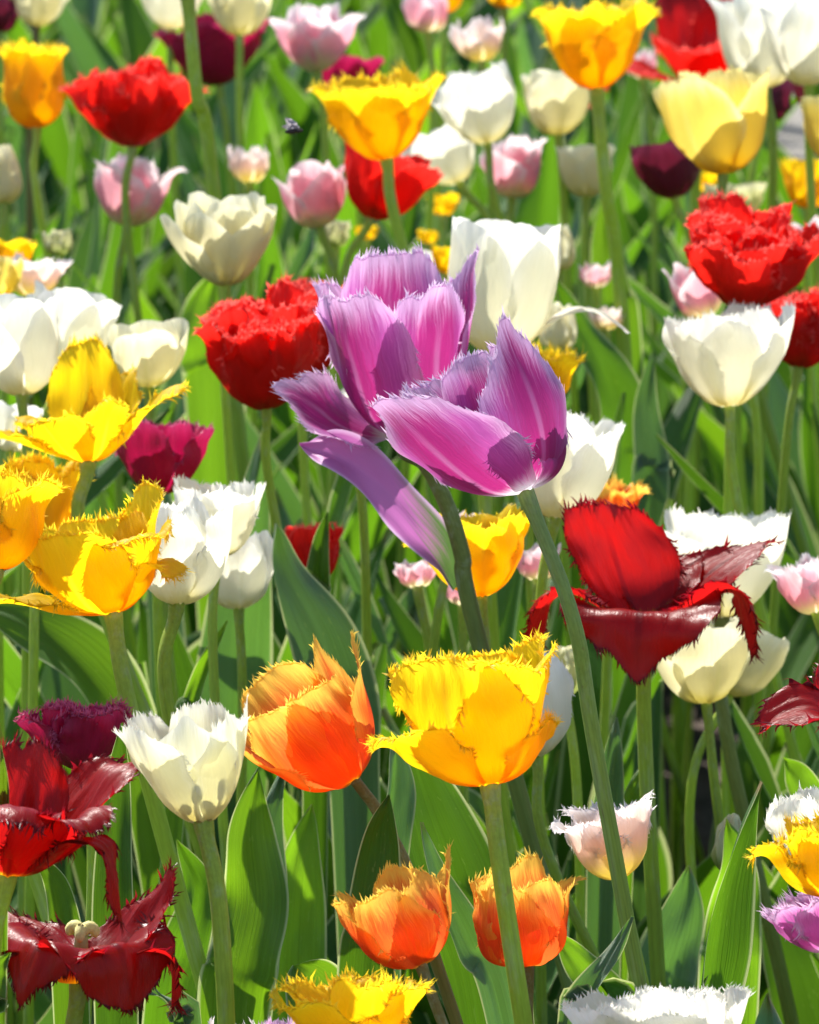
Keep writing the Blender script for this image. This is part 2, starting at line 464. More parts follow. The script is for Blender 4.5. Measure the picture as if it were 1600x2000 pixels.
def leaf_mesh(path, width, face, fold=.5, twist=0.0, wave=.004, nu=12, nv=44, seed=0, wprof=.42, fold_tip=None, tip_pow=1.0, base_w=.35):
    """blade along PATH (root to tip); FACE = direction the upper surface looks at; fold = channel depth."""
    g = np.random.default_rng(seed + 1000)
    C = catmull(path, nv)
    T = np.gradient(C, axis=0); T /= np.linalg.norm(T, axis=1)[:, None]
    f = np.array(face, float)
    tt = np.linspace(0, 1, nv + 1)
    u = np.linspace(-1, 1, nu + 1)
    verts, pu, pv, pe = [], [], [], []
    p1, p2 = g.uniform(0, 6.28, 2)
    fr = g.uniform(9, 15)
    ft = fold if fold_tip is None else fold_tip
    for i, t in enumerate(tt):
        tn = T[i]
        n_ = f - tn * f.dot(tn)
        n_ /= max(np.linalg.norm(n_), 1e-6)
        if twist:
            s0 = np.cross(tn, n_); an = twist * t
            n_ = n_ * math.cos(an) + s0 * math.sin(an)
        s_ = np.cross(tn, n_)
        if t < wprof: w = base_w + (1 - base_w) * math.sin(t / wprof * math.pi / 2)
        else: w = max(0.0, 1 - ((t - wprof) / (1 - wprof)) ** 2.0) ** (.85 * tip_pow)
        w = max(w * width * .5, .0004)
        fo = fold + (ft - fold) * t
        for j, x in enumerate(u):
            ax = abs(x)
            an = fo * (.35 + .65 * (1 - ax * .5))
            off = w * (ax ** 1.35) * math.sin(fo) 
            lat = w * x * math.cos(fo * .85)
            wv = wave * ax ** 2 * math.sin(t * fr + (p1 if x < 0 else p2)) * min(1, t * 4) * min(1, (1 - t) * 4 + .2)
            wv += .003 * mnoise.noise((x * 1.5, t * 5, seed * .77))
            verts.append((C[i] + s_ * lat + n_ * (off + wv)).tolist())
            pu.append(x); pv.append(t); pe.append(ax)
    nw = nu + 1
    faces = [(i * nw + j, i * nw + j + 1, (i + 1) * nw + j + 1, (i + 1) * nw + j) for i in range(nv) for j in range(nu)]
    return verts, faces, dict(pu=pu, pv=pv, pe=pe)

def localize(verts, loc):
    a = np.array(verts); a -= np.array(loc); return a.tolist()

LEAF_KEYS = ['leaf', 'leaf_blue', 'leaf_bright']

def random_leaf(root, az, h, width, lean, seed, mat=None, low=False):
    """one blade growing from the ground, leaning outwards along az."""
    g = random.Random(seed)
    d = np.array((math.cos(az), math.sin(az), 0))
    sidew = np.array((-d[1], d[0], 0)) * g.uniform(-.03, .03)
    r = np.array(root)
    p0 = r + d * .004
    p1 = r + d * (.018 + lean * h * .12) + np.array((0, 0, h * .35))
    p2 = r + d * (.03 + lean * h * .42) + np.array((0, 0, h * .72)) + sidew * .5
    p3 = r + d * (.04 + lean * h * g.uniform(.8, 1.2)) + np.array((0, 0, h * g.uniform(.92, 1.05))) + sidew
    face = -d + np.array((0, 0, .25))
    v, f, at = leaf_mesh([p0, p1, p2, p3], width, face, fold=g.uniform(.25, .8), twist=g.uniform(-.9, .9), wave=g.uniform(.002, .007),
                         nu=8 if low else 12, nv=22 if low else 40, seed=seed, fold_tip=g.uniform(.15, .6))
    m = mat or g.choices(LEAF_KEYS, (5.5, 3.0, 2.2))[0]
    return v, f, at, m

GAP = (1278, 1400, 1402, 1720)           # bare soil seen between the leaves
OPEN = (1495, 110, 1600, 400)            # gravel seen past the edge of the bed

def share_in(verts, box):
    a = np.asarray(verts)
    x, y, z = a[:, 0], a[:, 1], a[:, 2] - CAM_H
    dep = y * CP - z * SP
    px, py = 800 + F_PX * x / dep, 1000 - F_PX * (y * SP + z * CP) / dep
    return ((px > box[0]) & (px < box[2]) & (py > box[1]) & (py < box[3])).mean()

# ------------------------------------------------------------------ tulips
BASES = []
SEED = [100]

def tulip(kind, base, top, wpx, z, label, form='cup', tilt=-9, flare=None, sh=.66, fx=None, wp=None, group=None, phi0=None, leaves=None, petals=None,
          stem='stem', hero=0, tip='round', stem_r=None, n_extra=0, root=None, guts=False, Wk=1.0, name=None, inner_scale=1.0, leaf_h=None, ripple=None, rig=None, bract=None):
    if kind in ('dark_red', 'orange') and tilt == -9: tilt = 1
    SEED[0] += 17
    sd = SEED[0]
    g = random.Random(sd)
    B = at_z(base[0], base[1], z)
    s = m_per_px(B)
    dx, dy = top[0] - base[0], base[1] - top[1]
    hpx = math.hypot(dx, dy)
    lean = math.atan2(dx, dy)
    # frame of the flower: axis leans in the picture plane by LEAN and towards the viewer by TILT
    view = Vector((B.x, B.y, 0)).normalized()
    rt = Vector((view.y, -view.x, 0))
    tl = math.radians(tilt)
    axis = (rt * math.sin(lean) + Vector((0, 0, 1)) * math.cos(lean) * math.cos(tl) - view * math.sin(tl)).normalized()
    ey = (view - axis * view.dot(axis)).normalized()
    ex = ey.cross(axis).normalized()
    fr = (ex, ey, axis)
    H = hpx * s / max(.55, math.cos(tl + PITCH * .6))
    # ground point
    wps = wp if isinstance(wp, list) else [wp] if wp else []
    wp = wps[-1] if wps else None
    if root is not None:
        G = Vector(root)
    else:
        if wp is not None:
            t = (wp[0] - base[0]) * s, (wp[1] - base[1]) * s
            sl = t[0] / max(t[1], .01)
        else:
            sl = -math.tan(max(-.35, min(.35, lean))) * -.0 + g.uniform(-.06, .06)
            sl = -math.sin(lean) * .25 + g.uniform(-.06, .06)
        run = sl * z * (.75 if wp is not None else .8)
        G = Vector((B.x + rt.x * run, B.y + rt.y * run + g.uniform(-.012, .012), 0))
    BASES.append((G.x, G.y))
    root_o = empty(name or "tulip", G)
    tag(root_o, label, "tulip", group)
    # stem
    rad = .76 * (stem_r or min(.0042, max(.0026, .055 * H + .0006)))
    if wp is not None:
        mids = [at_d(w[0], w[1], B.y + (G.y - B.y) * (.4 if i == len(wps) - 1 else .2)) for i, w in enumerate(wps)]
    else: mids = []
    hstem = (B - G).length
    pb = B - axis * min(.05, hstem * .2)
    pts = [G + Vector((0, 0, -.005))]
    if len(mids) > 1:
        pts += [G.lerp(mids[-1], .5)] + mids[::-1]
        pb = B - axis * .006
    elif mids and mids[0].z > .06 and mids[0].z < pb.z - .03:
        pts += [G.lerp(mids[0], .5) + Vector((0, 0, .0)), mids[0]]
    else:
        pts += [G.lerp(pb, .45) + Vector((g.uniform(-.006, .006), 0, hstem * .03))]
    pts += [pb, B + axis * .001]
    C = catmull([tuple(p) for p in pts], 40 if hero else 22)
    n = len(C)
    rr = [rad * (1.12 - .20 * i / (n - 1)) for i in range(n)]
    for i_, k_ in ((-1, 1.30), (-2, 1.22), (-3, 1.08)): rr[i_] *= k_
    v, f, at = tube(C, rr, 14 if hero else 8)
    mesh_obj("stem", localize(v, G), f, M[stem], root_o, at)
    # petals
    kinds_flare = dict(yellow=26, white=-4, cream=0, pale_yellow=0, purple=14, orange=2, magenta=8, pink=22, red=14, dark_red=20)
    fl = flare if flare is not None else kinds_flare.get(kind, 4)
    nu, nv = (52, 34) if hero == 2 else (34, 22) if hero == 1 else (18, 12)
    if form == 'bud': fl = -14
    m = solve_cup(max(.35, wpx / hpx * .93), fl)
    vv, aa, r1, z1 = integrate(cup_keys(m, fl))
    L = H / max(z1.max(), .2)
    rm = r1.max() * L
    W = min(1.25 * rm, .50 * L) * Wk
    W = max(W, .26 * L)
    ph0 = phi0 if phi0 is not None else g.uniform(0, 120)
    lst = []
    if petals is None:
        for k in range(6):
            inner = k % 2
            j = g.uniform(-7, 7)
            wild = 2.2 if kind in ('pink', 'pale_pink') else 2.0 if n_extra and kind == 'red' else 1.7 if kind in ('white', 'cream', 'yellow', 'pale_yellow') else 1.0
            odd = kind in ('white', 'cream', 'yellow') and hero == 1 and k == sd % 6 and sd % 3
            lst.append(dict(phi=ph0 + 60 * k + j, L=L * (g.uniform(.95, 1.05)) * (1.0 if not inner else inner_scale), keys=cup_keys(m + g.uniform(-5, 6) * wild - (7 if inner else 0) + (9 if odd else 0), fl + g.uniform(-9, 9) * wild + (30 if odd else 0)),
                            W=W * (.96 if inner else 1.04) * (.97 if kind in ('pink', 'pale_pink') else 1), r0=.0016 if inner else .003))
            if kind in ('pink', 'pale_pink'): lst[-1].update(tip='ogee', shoulder=.5)
            if n_extra and kind == 'red': lst[-1].update(crinkle=.0026, ripple=.004)
        for k in range(n_extra):
            q = (.96 - .22 * k / n_extra) if kind == 'cream' else (.92 - .42 * k / max(1, n_extra))
            if kind == 'red':
                lst.append(dict(phi=k * 137.5 + g.uniform(-20, 20), L=L * g.uniform(.84, 1.16), keys=cup_keys(max(-4, m * g.uniform(.2, .95)), g.uniform(-6, 46)), W=W * g.uniform(.6, .85), r0=.0012, crinkle=.0028, ripple=.005, tip='blunt', shoulder=.74))
            else:
                lst.append(dict(phi=k * 137.5 + g.uniform(-12, 12), L=L * q * g.uniform(1.05, 1.25), keys=cup_keys(max(-6, (m - 6) * q + g.uniform(-8, 8)), g.uniform(-12, 26)), W=W * (.62 + .25 * q), r0=.0012))
    else:
        for p in petals:
            q = dict(p)
            q['L'] = (p['Lpx'] * s if 'Lpx' in p else p.get('Lk', 1.0) * L)
            q['W'] = (p['Wpx'] * s if 'Wpx' in p else p.get('Wk', 1.0) * W)
            if 'keys' not in q: q['keys'] = cup_keys(m + p.get('dm', 0), fl + p.get('df', 0))
            lst.append(q)
    for i, q in enumerate(lst):
        v, f, at = petal_mesh(fr, B, q['phi'], q['L'], q['W'], q['keys'], q.get('fx', fx), q.get('nu', nu), q.get('nv', nv), tip=q.get('tip', tip),
                              ripple=q.get('ripple', ripple if ripple is not None else (.0022 if fx else .0007 if kind == 'dark_red' else .0012)), r0=q.get('r0', .0025), sway=q.get('sway', 0), roll=q.get('roll', g.uniform(-.12, .12)),
                              twist=q.get('twist', 0), shoulder=q.get('shoulder', sh), seed=sd * 7 + i, cup=q.get('cup', 1.0), crinkle=q.get('crinkle', .0006 if kind in ('white', 'cream', 'pale_yellow') else .0012), basew=q.get('basew', .26))
        mesh_obj("petal", localize(v, G), f, M[q.get('mat', kind)], root_o, at)
    if guts:
        hp = .0160
        pt = [B + axis * (hp * q / 5) for q in range(6)]
        v, f, at = tube([tuple(p) for p in pt], [.0022, .0025, .0026, .0026, .0024, .0022], 10)
        pis = mesh_obj("pistil", localize(v, G), f, M['filament'], root_o, at)
        vs, fs = [], []
        for k in range(3):
            an = 2 * math.pi * k / 3 + .4
            d_ = ex * math.cos(an) + ey * math.sin(an)
            c_ = B + axis * (hp + .0022)
            pp = [c_ - axis * .002, c_ + d_ * .0016 + axis * .0004, c_ + d_ * .0034 + axis * .0006, c_ + d_ * .0050 - axis * .0010, c_ + d_ * .0046 - axis * .0030]
            v2, f2, _ = tube(catmull([tuple(p) for p in pp], 8), [.0016, .0019, .0021, .0021, .0020, .0019, .0018, .0016, .0010], 8)
            o_ = len(vs); vs += v2; fs += [tuple(i + o_ for i in q) for q in f2]
        mesh_obj("stigma", localize(vs, G), fs, M['stigma'], pis)
        for k in range(6 if guts == 2 else 0):
            an = 2 * math.pi * k / 6 + .2
            d_ = ex * math.cos(an) + ey * math.sin(an)
            p_ = [B + d_ * .003, B + d_ * .007 + axis * .008, B + d_ * .0085 + axis * .014]
            v2, f2, _ = tube([tuple(p) for p in p_], [.0012, .001, .0006], 6)
            sm = mesh_obj("stamen", localize(v2, G), f2, M['filament'], root_o)
            q_ = p_[-1]
            v2, f2, _ = tube([tuple(q_ + axis * t_) for t_ in (-.001, .002, .006, .009, .0105)], [.0008, .0016, .0017, .0014, .0005], 7)
            mesh_obj("anther", localize(v2, G), f2, M['anther'], sm)
    # leaves at the foot
    nl = leaves if leaves is not None else 3
    az0 = g.uniform(0, 6.28)
    for k in range(nl):
        h = (leaf_h or g.uniform(.20, .31)) * (1 - .12 * k)
        h = min(h, max(.10, z - .10))
        v, f, at, mm = random_leaf(G, az0 + k * 2.3 + g.uniform(-.4, .4), h, g.uniform(.030, .052), g.uniform(.05, .35), sd + k)
        if share_in(v, GAP) > .02: continue
        mesh_obj("leaf", localize(v, G), f, M[mm], root_o, at)
    return root_o, B, fr, s, G

FR_S = FX(.0030, 1, .25, .45)
FR_B = FX(.0030, 1, .5, .40)            # blurred ones
FR_Y = FX(.0050, 3, .85, .42, .0013)
FR_X = FX(.0046, 3, 1.3, .40, .0014)            # crystal red
FR_P = FX(.0046, 2, .20, .36, .0012)
FR_O = FX(.0034, 2, .30, .42)
FR_D = FX(.0058, 2, .70, .30, .0016)

# ------------------------------------------------------------------ the flowers, nearest first
# two purple ones in the middle
def K(*a): return list(a)
tulip('purple', (1025, 958), (915, 668), 330, .49, "purple fringed tulip tilted over in front of the other purple one", tilt=-12, wp=(1170, 1500), stem='stem_grey', hero=2, fx=FR_P, stem_r=.0037,
      leaves=2, group="purple fringed tulips", petals=[
    dict(phi=178, Lpx=330, Wpx=128, keys=K((0, 80), (.12, 52), (.4, 14), (.8, 2), (1, 14)), shoulder=.7, tip='blunt'),
    dict(phi=-118, Lpx=320, Wpx=128, keys=K((0, 80), (.12, 55), (.4, 24), (.8, 10), (1, 16)), shoulder=.66, tip='blunt'),
    dict(phi=112, Lpx=320, Wpx=115, keys=K((0, 84), (.14, 60), (.4, 10), (.8, -6), (1, -4)), shoulder=.5),
    dict(phi=-40, Lpx=345, Wpx=165, keys=K((0, 86), (.14, 66), (.4, 34), (.75, 14), (1, 16)), shoulder=.5, r0=.0035, cup=.75, basew=.34, sway=-.20),
    dict(phi=36, Lpx=385, Wpx=128, keys=K((0, 86), (.14, 60), (.4, 12), (.75, -10), (1, -4)), shoulder=.45, tip='ogee', r0=.0035, sway=.05),
    dict(phi=84, Lpx=280, Wpx=112, keys=K((0, 96), (.16, 70), (.4, 14), (.75, -14), (1, -14)), shoulder=.5, r0=.0035),
])
pb = tulip('purple', (788, 852), (765, 505), 300, .470, "purple fringed tulip standing upright behind, with one petal flung out beside the red double", tilt=-4, wp=[(832, 908), (872, 985), (903, 1085), (932, 1240)], stem='stem_olive', hero=2, fx=FR_P, stem_r=.0042,
      leaves=2, group="purple fringed tulips", petals=[
    dict(phi=-172, Lpx=385, Wpx=140, keys=K((0, 80), (.12, 46), (.4, 14), (.8, 2), (1, 10)), shoulder=.72, tip='blunt', sway=-.03),
    dict(phi=-112, Lpx=350, Wpx=125, keys=K((0, 80), (.12, 52), (.4, 22), (.8, 10), (1, 12)), shoulder=.64, tip='blunt'),
    dict(phi=112, Lpx=405, Wpx=122, keys=K((0, 80), (.12, 50), (.4, 20), (.8, 4), (1, 12)), shoulder=.5, tip='ogee'),
    dict(phi=-42, Lpx=345, Wpx=128, keys=K((0, 80), (.12, 52), (.4, 20), (.8, 8), (1, 14)), shoulder=.66, tip='blunt'),
    dict(phi=40, Lpx=345, Wpx=130, keys=K((0, 80), (.12, 50), (.4, 18), (.8, 2), (1, 6)), shoulder=.62, tip='round'),
    dict(phi=-86, Lpx=262, Wpx=84, keys=K((0, 88), (.14, 78), (.4, 58), (.75, 42), (.9, 60), (1, 76)), shoulder=.4, tip='ogee', r0=.0035, roll=-1.15, cup=.7),
])
# dark red ones
tulip('dark_red', (1262, 1222), (1262, 990), 420, .395, "dark crimson spiky tulip flung wide open in front of the large white fringed one", wp=(1272, 1500), hero=2, fx=FR_D, stem_r=.0039, leaves=2, petals=[
    dict(phi=-152, Lpx=258, Wpx=125, keys=K((0, 70), (.15, 46), (.4, 22), (.8, 8), (1, 14)), shoulder=.70, tip='blunt', cup=.6, basew=.4, sway=.22),
    dict(phi=132, Lpx=285, Wpx=108, keys=K((0, 70), (.2, 54), (.5, 45), (.8, 52), (.92, 74), (1, 110)), shoulder=.5, tip='ogee', cup=.6, basew=.5, sway=-.42),
    dict(phi=-6, Lpx=250, Wpx=168, keys=K((0, 66), (.2, 50), (.30, 44), (.42, 95), (.54, 152), (.7, 172), (1, 178)), shoulder=.34, tip='ogee', cup=.45, r0=.0035, basew=.45, ripple=.005),
    dict(phi=-94, Lpx=315, Wpx=80, keys=K((0, 72), (.2, 58), (.42, 66), (.56, 110), (.68, 160), (1, 172)), shoulder=.4, tip='ogee', r0=.0035, roll=.5),
    dict(phi=84, Lpx=310, Wpx=84, keys=K((0, 72), (.2, 56), (.46, 58), (.56, 105), (.66, 165), (1, 178)), shoulder=.4, tip='ogee', r0=.0035, roll=-.6),
    dict(phi=160, Lpx=200, Wpx=85, keys=K((0, 70), (.2, 56), (.5, 46), (.7, 60), (1, 90)), shoulder=.5),
])
tulip('dark_red', (155, 1915), (165, 1740), 340, .355, "flat dark red spiky tulip low down showing its pale yellow stigma", wp=(162, 2000), hero=2, fx=FR_D, stem_r=.0040, leaves=1, guts=True, petals=[
    dict(phi=-46, Lpx=262, Wpx=128, keys=K((0, 60), (.18, 30), (.40, 32), (.5, 100), (.58, 158), (1, 176)), shoulder=.4, tip='ogee', cup=.45, r0=.003, basew=.4),
    dict(phi=40, Lpx=258, Wpx=150, keys=K((0, 60), (.18, 28), (.41, 30), (.5, 95), (.58, 155), (1, 174)), shoulder=.45, cup=.42, r0=.003, basew=.42),
    dict(phi=92, Lpx=275, Wpx=66, keys=K((0, 72), (.2, 58), (.42, 50), (.56, 110), (.7, 160), (1, 174)), shoulder=.4, roll=-.35),
    dict(phi=118, Lpx=280, Wpx=92, keys=K((0, 70), (.2, 50), (.5, 40), (.8, 36), (1, 20)), shoulder=.35, tip='point'),
    dict(phi=-140, Lpx=230, Wpx=80, keys=K((0, 70), (.2, 60), (.5, 66), (.8, 82), (1, 100)), shoulder=.45),
    dict(phi=-98, Lpx=265, Wpx=82, keys=K((0, 72), (.2, 56), (.45, 66), (.6, 110), (.75, 156), (1, 172)), shoulder=.4),
])
tulip('dark_red', (15, 1705), (40, 1480), 420, .40, "shiny dark red spiky tulip with petals curling over beside the burgundy one", wp=(28, 2000), hero=2, fx=FR_D, stem_r=.0041, leaves=1, petals=[
    dict(phi=0, Lpx=295, Wpx=118, keys=K((0, 80), (.2, 46), (.5, 14), (.7, 30), (.84, 95), (1, 130)), shoulder=.5, r0=.0035, mat='dark_red'),
    dict(phi=66, Lpx=360, Wpx=80, keys=K((0, 80), (.18, 52), (.44, 42), (.54, 100), (.64, 160), (1, 174)), shoulder=.4, r0=.0035, roll=-.3),
    dict(phi=118, Lpx=350, Wpx=110, keys=K((0, 80), (.2, 52), (.5, 32), (.75, 30), (.9, 80), (1, 120)), shoulder=.5),
    dict(phi=172, Lpx=280, Wpx=112, keys=K((0, 80), (.2, 48), (.5, 22), (.8, 16), (1, 30)), shoulder=.55),
    dict(phi=-70, Lpx=320, Wpx=100, keys=K((0, 80), (.2, 58), (.5, 45), (.8, 70), (1, 130)), shoulder=.5, r0=.0035),
    dict(phi=40, Lpx=310, Wpx=105, keys=K((0, 80), (.2, 52), (.5, 30), (.72, 34), (.86, 90), (1, 135)), shoulder=.5),
])
tulip('dark_red', (1692, 1478), (1702, 1330), 260, .40, "red spiky petal reaching into view beside the cream tulips", hero=1, fx=FR_D, leaves=1, petals=[
    dict(phi=-80, Lpx=250, Wpx=62, keys=K((0, 60), (.3, 25), (.48, 60), (.66, 100), (1, 140)), shoulder=.5, roll=-.5),
    dict(phi=-20, Lpx=200, Wpx=90), dict(phi=40, Lpx=200, Wpx=90), dict(phi=100, Lpx=220, Wpx=90), dict(phi=160, Lpx=220, Wpx=90), dict(phi=-140, Lpx=200, Wpx=80)])
# yellow hero
tulip('yellow', (957, 1530), (925, 1292), 350, .42, "big golden yellow fringed tulip above the two small orange ones", wp=(1030, 1900), hero=2, fx=FR_Y, stem_r=.0042, leaves=1, tilt=-10, petals=[
    dict(phi=178, Lpx=285, Wpx=150, keys=K((0, 80), (.12, 56), (.4, 22), (.8, 4), (1, 10)), shoulder=.72, tip='blunt'),
    dict(phi=-122, Lpx=300, Wpx=140, keys=K((0, 80), (.12, 60), (.4, 30), (.8, 8), (1, 16)), shoulder=.68, tip='blunt'),
    dict(phi=116, Lpx=315, Wpx=130, keys=K((0, 80), (.12, 58), (.4, 24), (.8, 6), (1, 16)), shoulder=.62, tip='blunt'),
    dict(phi=-24, Lpx=310, Wpx=168, keys=K((0, 80), (.14, 52), (.4, 30), (.8, 12), (1, 20)), shoulder=.68, r0=.0035, tip='blunt', cup=.85),
    dict(phi=42, Lpx=300, Wpx=145, keys=K((0, 80), (.14, 50), (.4, 27), (.78, 8), (.9, 40), (1, 100)), shoulder=.66, r0=.0035, tip='blunt', cup=.9),
    dict(phi=-70, Lpx=236, Wpx=145, keys=K((0, 86), (.14, 76), (.4, 54), (.75, 40), (.9, 70), (1, 100)), shoulder=.6, r0=.0035, roll=.15),
    dict(phi=84, Lpx=165, Wpx=100, keys=K((0, 86), (.14, 76), (.4, 46), (.75, 30), (1, 40)), shoulder=.55, r0=.0035),
])
# oranges
tulip('orange', (690, 1520), (560, 1345), 190, .41, "orange fringed tulip leaning over beside the cream fringed cup", wp=[(738, 1586), (800, 1705), (846, 1860)], stem='stem_brown', hero=2, fx=FR_O, leaves=2, group="orange fringed tulips", petals=[
    dict(phi=140, Lpx=312, Wpx=82, keys=K((0, 80), (.14, 52), (.4, 14), (.8, 14), (1, 30)), shoulder=.35, tip='ogee'),
    dict(phi=90, Lpx=295, Wpx=95, keys=K((0, 80), (.14, 56), (.4, 26), (.8, 22), (1, 26)), shoulder=.35, tip='ogee'),
    dict(phi=-160, Lpx=285, Wpx=118, keys=K((0, 80), (.14, 52), (.4, 20), (.8, 2), (1, 8)), shoulder=.66, tip='blunt'),
    dict(phi=-30, Lpx=270, Wpx=130, keys=K((0, 84), (.14, 60), (.4, 16), (.8, -2), (1, 8)), shoulder=.55, r0=.003),
    dict(phi=30, Lpx=255, Wpx=125, keys=K((0, 84), (.14, 58), (.4, 18), (.8, 0), (1, 12)), shoulder=.55, r0=.003),
    dict(phi=-90, Lpx=285, Wpx=95, keys=K((0, 84), (.14, 62), (.4, 22), (.8, 6), (1, 8)), shoulder=.5, r0=.003),
])
tulip('orange', (820, 1880), (755, 1712), 185, .36, "small orange fringed tulip with a tall pointed petal above the bottom yellow one", wp=(880, 1990), stem='stem_brown', hero=2, fx=FR_O, leaves=1, group="orange fringed tulips", petals=[
    dict(phi=110, Lpx=235, Wpx=62, keys=K((0, 80), (.14, 58), (.4, 26), (.8, 16), (1, 36)), shoulder=.35, tip='ogee'),
    dict(phi=170, Lpx=205, Wpx=82, keys=K((0, 80), (.14, 56), (.4, 18), (.8, 4), (1, 8)), shoulder=.55),
    dict(phi=-120, Lpx=208, Wpx=78, keys=K((0, 80), (.14, 58), (.4, 24), (.8, 8), (1, 22)), shoulder=.45, tip='ogee'),
    dict(phi=-20, Lpx=215, Wpx=112, keys=K((0, 84), (.14, 62), (.4, 20), (.8, -6), (1, 2)), shoulder=.55, r0=.003),
    dict(phi=50, Lpx=210, Wpx=104, keys=K((0, 84), (.14, 62), (.4, 14), (.8, -8), (1, 0)), shoulder=.55, r0=.003),
    dict(phi=-76, Lpx=220, Wpx=80, keys=K((0, 84), (.14, 62), (.4, 26), (.8, 2), (1, 10)), shoulder=.5, r0=.003),
])
tulip('orange', (1030, 1882), (1003, 1705), 185, .345, "small orange fringed tulip behind the stem of the big yellow one", wp=(1085, 1995), stem='stem_brown', hero=2, fx=FR_O, leaves=1, group="orange fringed tulips", petals=[
    dict(phi=100, Lpx=228, Wpx=64, keys=K((0, 84), (.16, 66), (.4, 14), (.7, 0), (.88, 60), (1, 100)), shoulder=.4, tip='ogee'),
    dict(phi=160, Lpx=222, Wpx=84, keys=K((0, 80), (.14, 60), (.4, 16), (.8, -6), (1, 0)), shoulder=.5),
    dict(phi=-130, Lpx=215, Wpx=84, keys=K((0, 80), (.14, 60), (.4, 18), (.8, -10), (1, -20)), shoulder=.5),
    dict(phi=-30, Lpx=220, Wpx=114, keys=K((0, 86), (.16, 68), (.4, 12), (.8, -14), (1, -10)), shoulder=.55, r0=.003),
    dict(phi=40, Lpx=215, Wpx=108, keys=K((0, 86), (.16, 68), (.4, 12), (.8, -14), (1, -6)), shoulder=.5, r0=.003),
    dict(phi=-84, Lpx=225, Wpx=82, keys=K((0, 86), (.16, 68), (.4, 12), (.8, -14), (1, -12)), shoulder=.5, r0=.003),
])
# cream-white fringed cup
tulip('cream', (397, 1602), (372, 1415), 225, .42, "cream fringed cup tulip beside the leaning orange one", wp=(410, 1800), hero=2, fx=FR_S, stem_r=.0040, leaves=2, guts=2, petals=[
    dict(phi=168, Lpx=245, Wpx=92, keys=K((0, 72), (.12, 44), (.4, 20), (.8, 4), (1, 6)), mat='ivory'),
    dict(phi=-125, Lpx=245, Wpx=92, keys=K((0, 72), (.12, 46), (.4, 24), (.8, 12), (1, 20)), mat='ivory', tip='blunt', shoulder=.7),
    dict(phi=105, Lpx=260, Wpx=84, keys=K((0, 72), (.12, 46), (.4, 20), (.8, 10), (1, 6)), shoulder=.5, tip='ogee', mat='ivory'),
    dict(phi=-2, Lpx=245, Wpx=108, keys=K((0, 76), (.12, 46), (.4, 16), (.8, 2), (1, 0)), shoulder=.58, tip='ogee', r0=.003, fx=None, mat='ivory', cup=.85),
    dict(phi=56, Lpx=230, Wpx=90, keys=K((0, 76), (.12, 48), (.4, 20), (.8, 8), (1, 0)), r0=.003, mat='ivory', shoulder=.6),
    dict(phi=-66, Lpx=240, Wpx=100, keys=K((0, 76), (.12, 50), (.4, 26), (.8, 16), (1, 14)), r0=.003, mat='ivory', shoulder=.66, tip='blunt'),
])
# large ones in the middle distance
tulip('yellow', (220, 1195), (185, 1010), 300, .43, "wide open golden fringed tulip covering part of a white one", wp=(285, 1400), hero=2, fx=FR_Y, stem_r=.0042, leaves=2, petals=[
    dict(phi=175, Lpx=220, Wpx=130, keys=K((0, 80), (.12, 60), (.4, 30), (.8, 10), (1, 24)), shoulder=.7, tip='blunt'),
    dict(phi=124, Lpx=270, Wpx=100, keys=K((0, 80), (.12, 56), (.4, 22), (.8, 14), (1, 20)), shoulder=.6),
    dict(phi=-120, Lpx=255, Wpx=125, keys=K((0, 80), (.12, 64), (.4, 44), (.8, 20), (1, 32)), shoulder=.66, tip='blunt'),
    dict(phi=-30, Lpx=235, Wpx=132, keys=K((0, 84), (.14, 68), (.4, 40), (.8, 12), (1, 30)), shoulder=.66, r0=.0035, tip='blunt', cup=.85),
    dict(phi=36, Lpx=225, Wpx=115, keys=K((0, 84), (.14, 66), (.4, 30), (.75, 10), (.88, 70), (1, 130)), r0=.0035, tip='blunt', shoulder=.66),
    dict(phi=-86, Lpx=250, Wpx=88, keys=K((0, 86), (.14, 78), (.4, 66), (.75, 66), (.9, 86), (1, 96)), shoulder=.45, r0=.0035),
    dict(phi=80, Lpx=165, Wpx=90, keys=K((0, 84), (.14, 64), (.4, 36), (.7, 50), (.85, 130), (1, 165)), shoulder=.5, r0=.0035),
])
tulip('yellow', (172, 900), (165, 745), 270, .44, "golden fringed tulip with two petals spread sideways above the burgundy cup", wp=(212, 985), hero=1, fx=FR_Y, stem_r=.0038, petals=[
    dict(phi=178, Lpx=265, Wpx=85, keys=K((0, 78), (.12, 54), (.4, 18), (.8, 0), (1, 10)), shoulder=.62),
    dict(phi=-100, Lpx=230, Wpx=70, keys=K((0, 84), (.12, 72), (.4, 62), (.8, 78), (1, 120)), shoulder=.45),
    dict(phi=80, Lpx=235, Wpx=66, keys=K((0, 84), (.12, 62), (.4, 38), (.7, 44), (.9, 76), (1, 90)), shoulder=.45),
    dict(phi=-40, Lpx=200, Wpx=80, keys=K((0, 84), (.12, 66), (.4, 50), (.75, 46), (.9, 100), (1, 140)), shoulder=.55),
    dict(phi=30, Lpx=160, Wpx=66, keys=K((0, 84), (.12, 62), (.4, 34), (.75, 24), (1, 60)), shoulder=.55),
    dict(phi=140, Lpx=215, Wpx=70, keys=K((0, 80), (.12, 58), (.4, 30), (.8, 20), (1, 40)), shoulder=.55),
])
tulip('yellow', (-8, 1110), (5, 935), 170, .45, "golden fringed tulip with curled tips cut off by the picture edge", wp=(90, 1420), hero=1, fx=FR_Y, stem='stem', stem_r=.0037, flare=44)
tulip('yellow', (70, 1085), (75, 905), 130, .40, "deep golden tulip behind the curled fringed yellow one", hero=1, fx=FR_Y)
